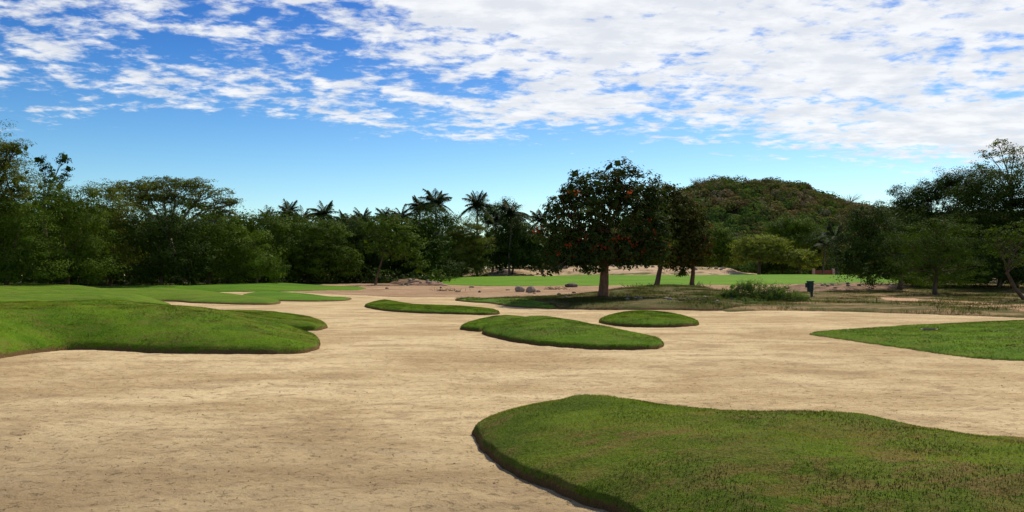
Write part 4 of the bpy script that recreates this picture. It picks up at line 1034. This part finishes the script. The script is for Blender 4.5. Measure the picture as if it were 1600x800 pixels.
# green litter bin on the rough ground
def bin_():
    import bmesh
    x, y = P(1266, 58); z = zground(x, y)
    root = empty('litter_bin', (x, y, z)); tag(root, 'dark green upright bin standing behind the weed bushes', 'bin')
    def box(name, c, s, mat, bev=0.02, taper=1.0):
        bm = bmesh.new(); bmesh.ops.create_cube(bm, size=1)
        for v in bm.verts:
            k = taper if v.co.z < 0 else 1.0
            v.co = (v.co.x*s[0]*k+c[0], v.co.y*s[1]*k+c[1], v.co.z*s[2]+c[2])
        bmesh.ops.bevel(bm, geom=bm.edges[:], offset=bev, segments=2, affect='EDGES')
        me = bpy.data.meshes.new(name); bm.to_mesh(me); bm.free(); me.materials.append(mat)
        o = bpy.data.objects.new(name, me); COL.objects.link(o); o.parent = root; return o
    box('body', (0, 0, .70), (.40, .38, .72), M['binpaint'], .03, .86)
    box('lid', (0, 0, 1.10), (.46, .44, .08), M['binpaint'], .025)
    box('post', (.10, 0, .16), (.16, .14, .40), M['binpaint'], .02)
    box('base_plate', (.06, 0, .015), (.40, .32, .03), M['darkmetal'], .008)
    box('side_box', (-.26, 0, .82), (.14, .24, .34), M['binpaint'], .02)
bin_()
# low red wall with pale pillars far behind the green
def wall_():
    import bmesh
    x, y = P(1286, 166); z = zground(x, y)-0.05
    root = empty('garden_wall', (x, y, z)); tag(root, 'low dark red wall with two pale pillars far behind the green', 'wall')
    def box(name, c, s, mat):
        bm = bmesh.new(); bmesh.ops.create_cube(bm, size=1)
        for v in bm.verts: v.co = (v.co.x*s[0]+c[0], v.co.y*s[1]+c[1], v.co.z*s[2]+c[2])
        bmesh.ops.bevel(bm, geom=bm.edges[:], offset=.03, segments=1, affect='EDGES')
        me = bpy.data.meshes.new(name); bm.to_mesh(me); bm.free(); me.materials.append(mat)
        o = bpy.data.objects.new(name, me); COL.objects.link(o); o.parent = root
    box('wall', (0, 0, .75), (4.6, .25, 1.3), M['redwall'])
    box('coping', (0, 0, .22), (4.9, .4, .3), M['whitewall'])
    box('pillar', (-2.0, -.1, .95), (.5, .5, 1.7), M['whitewall'])
    box('pillar', (2.1, -.1, .95), (.5, .5, 1.7), M['whitewall'])
wall_()
# small sunken drain in the right turf
def drain_():
    x, y = P(1452, 26.2); z = zground(x, y)
    root = empty('drain_cover', (x, y, z)); tag(root, 'small dark sunken drain with pale rim in the flat turf at right', 'drain')
    th = np.linspace(0, 2*pi, 40, endpoint=False)
    def ring(name, r0, r1, z0, z1, mat):
        V = []; 
        for rr_, zz in ((r0, z0), ((r0+r1)/2, z1), (r1, z0)):
            V.append(np.stack([x+rr_*1.35*np.cos(th), y+rr_*np.sin(th)*1.0, np.full(40, z+zz)], -1))
        V = np.concatenate(V); i = np.arange(120).reshape(3, 40); j = np.roll(i, -1, 1)
        f = np.stack([i[:-1], j[:-1], j[1:], i[1:]], -1).reshape(-1, 4)
        mesh_np(name, V, f, mat, root, smooth=True)
    ring('rim', .18, .20, .01, .025, M['stone'])
    ring('cover', .0, .185, .035, .05, M['floor'])
drain_()

# bits of debris and pebbles on the sand
def litter():
    r = np.random.default_rng(12); n = 5200
    D = 6.3*(34/6.3)**r.uniform(0, 1, n); u = r.uniform(-60, 1660, n)
    X = (u-800)/F*D; Y = D
    k = fbm(X*0.7, Y*0.7, 31, 3)+r.uniform(-.3, .3, n) > 0.02; X, Y = X[k], Y[k]
    Z = G(X, Y); on = np.zeros(len(X), bool)
    for f, bb in SURF:
        zz, sd = f(X, Y); on |= sd > -0.02
    X, Y, Z = X[~on], Y[~on], Z[~on]; n = len(X)
    s = 0.004+0.011*r.uniform(0, 1, n)**3
    V = np.empty((n, 5, 3)); a = r.uniform(0, 2*pi, n)
    for j in range(4):
        V[:, j] = np.stack([X+np.cos(a+j*pi/2)*s*r.uniform(.7, 1.8, n), Y+np.sin(a+j*pi/2)*s, Z-0.003], -1)
    V[:, 4] = np.stack([X, Y, Z+s*r.uniform(.5, 1.1, n)], -1)
    i = np.arange(n)[:, None]*5
    T = np.concatenate([np.concatenate([i+j, i+(j+1) % 4, i+4], 1) for j in range(4)])
    o = mesh_np('debris', V.reshape(-1, 3), T, M['bark']); tag(o, 'tiny dark crumbs and pebbles scattered over the pale sand', 'debris', kind='stuff')
litter()
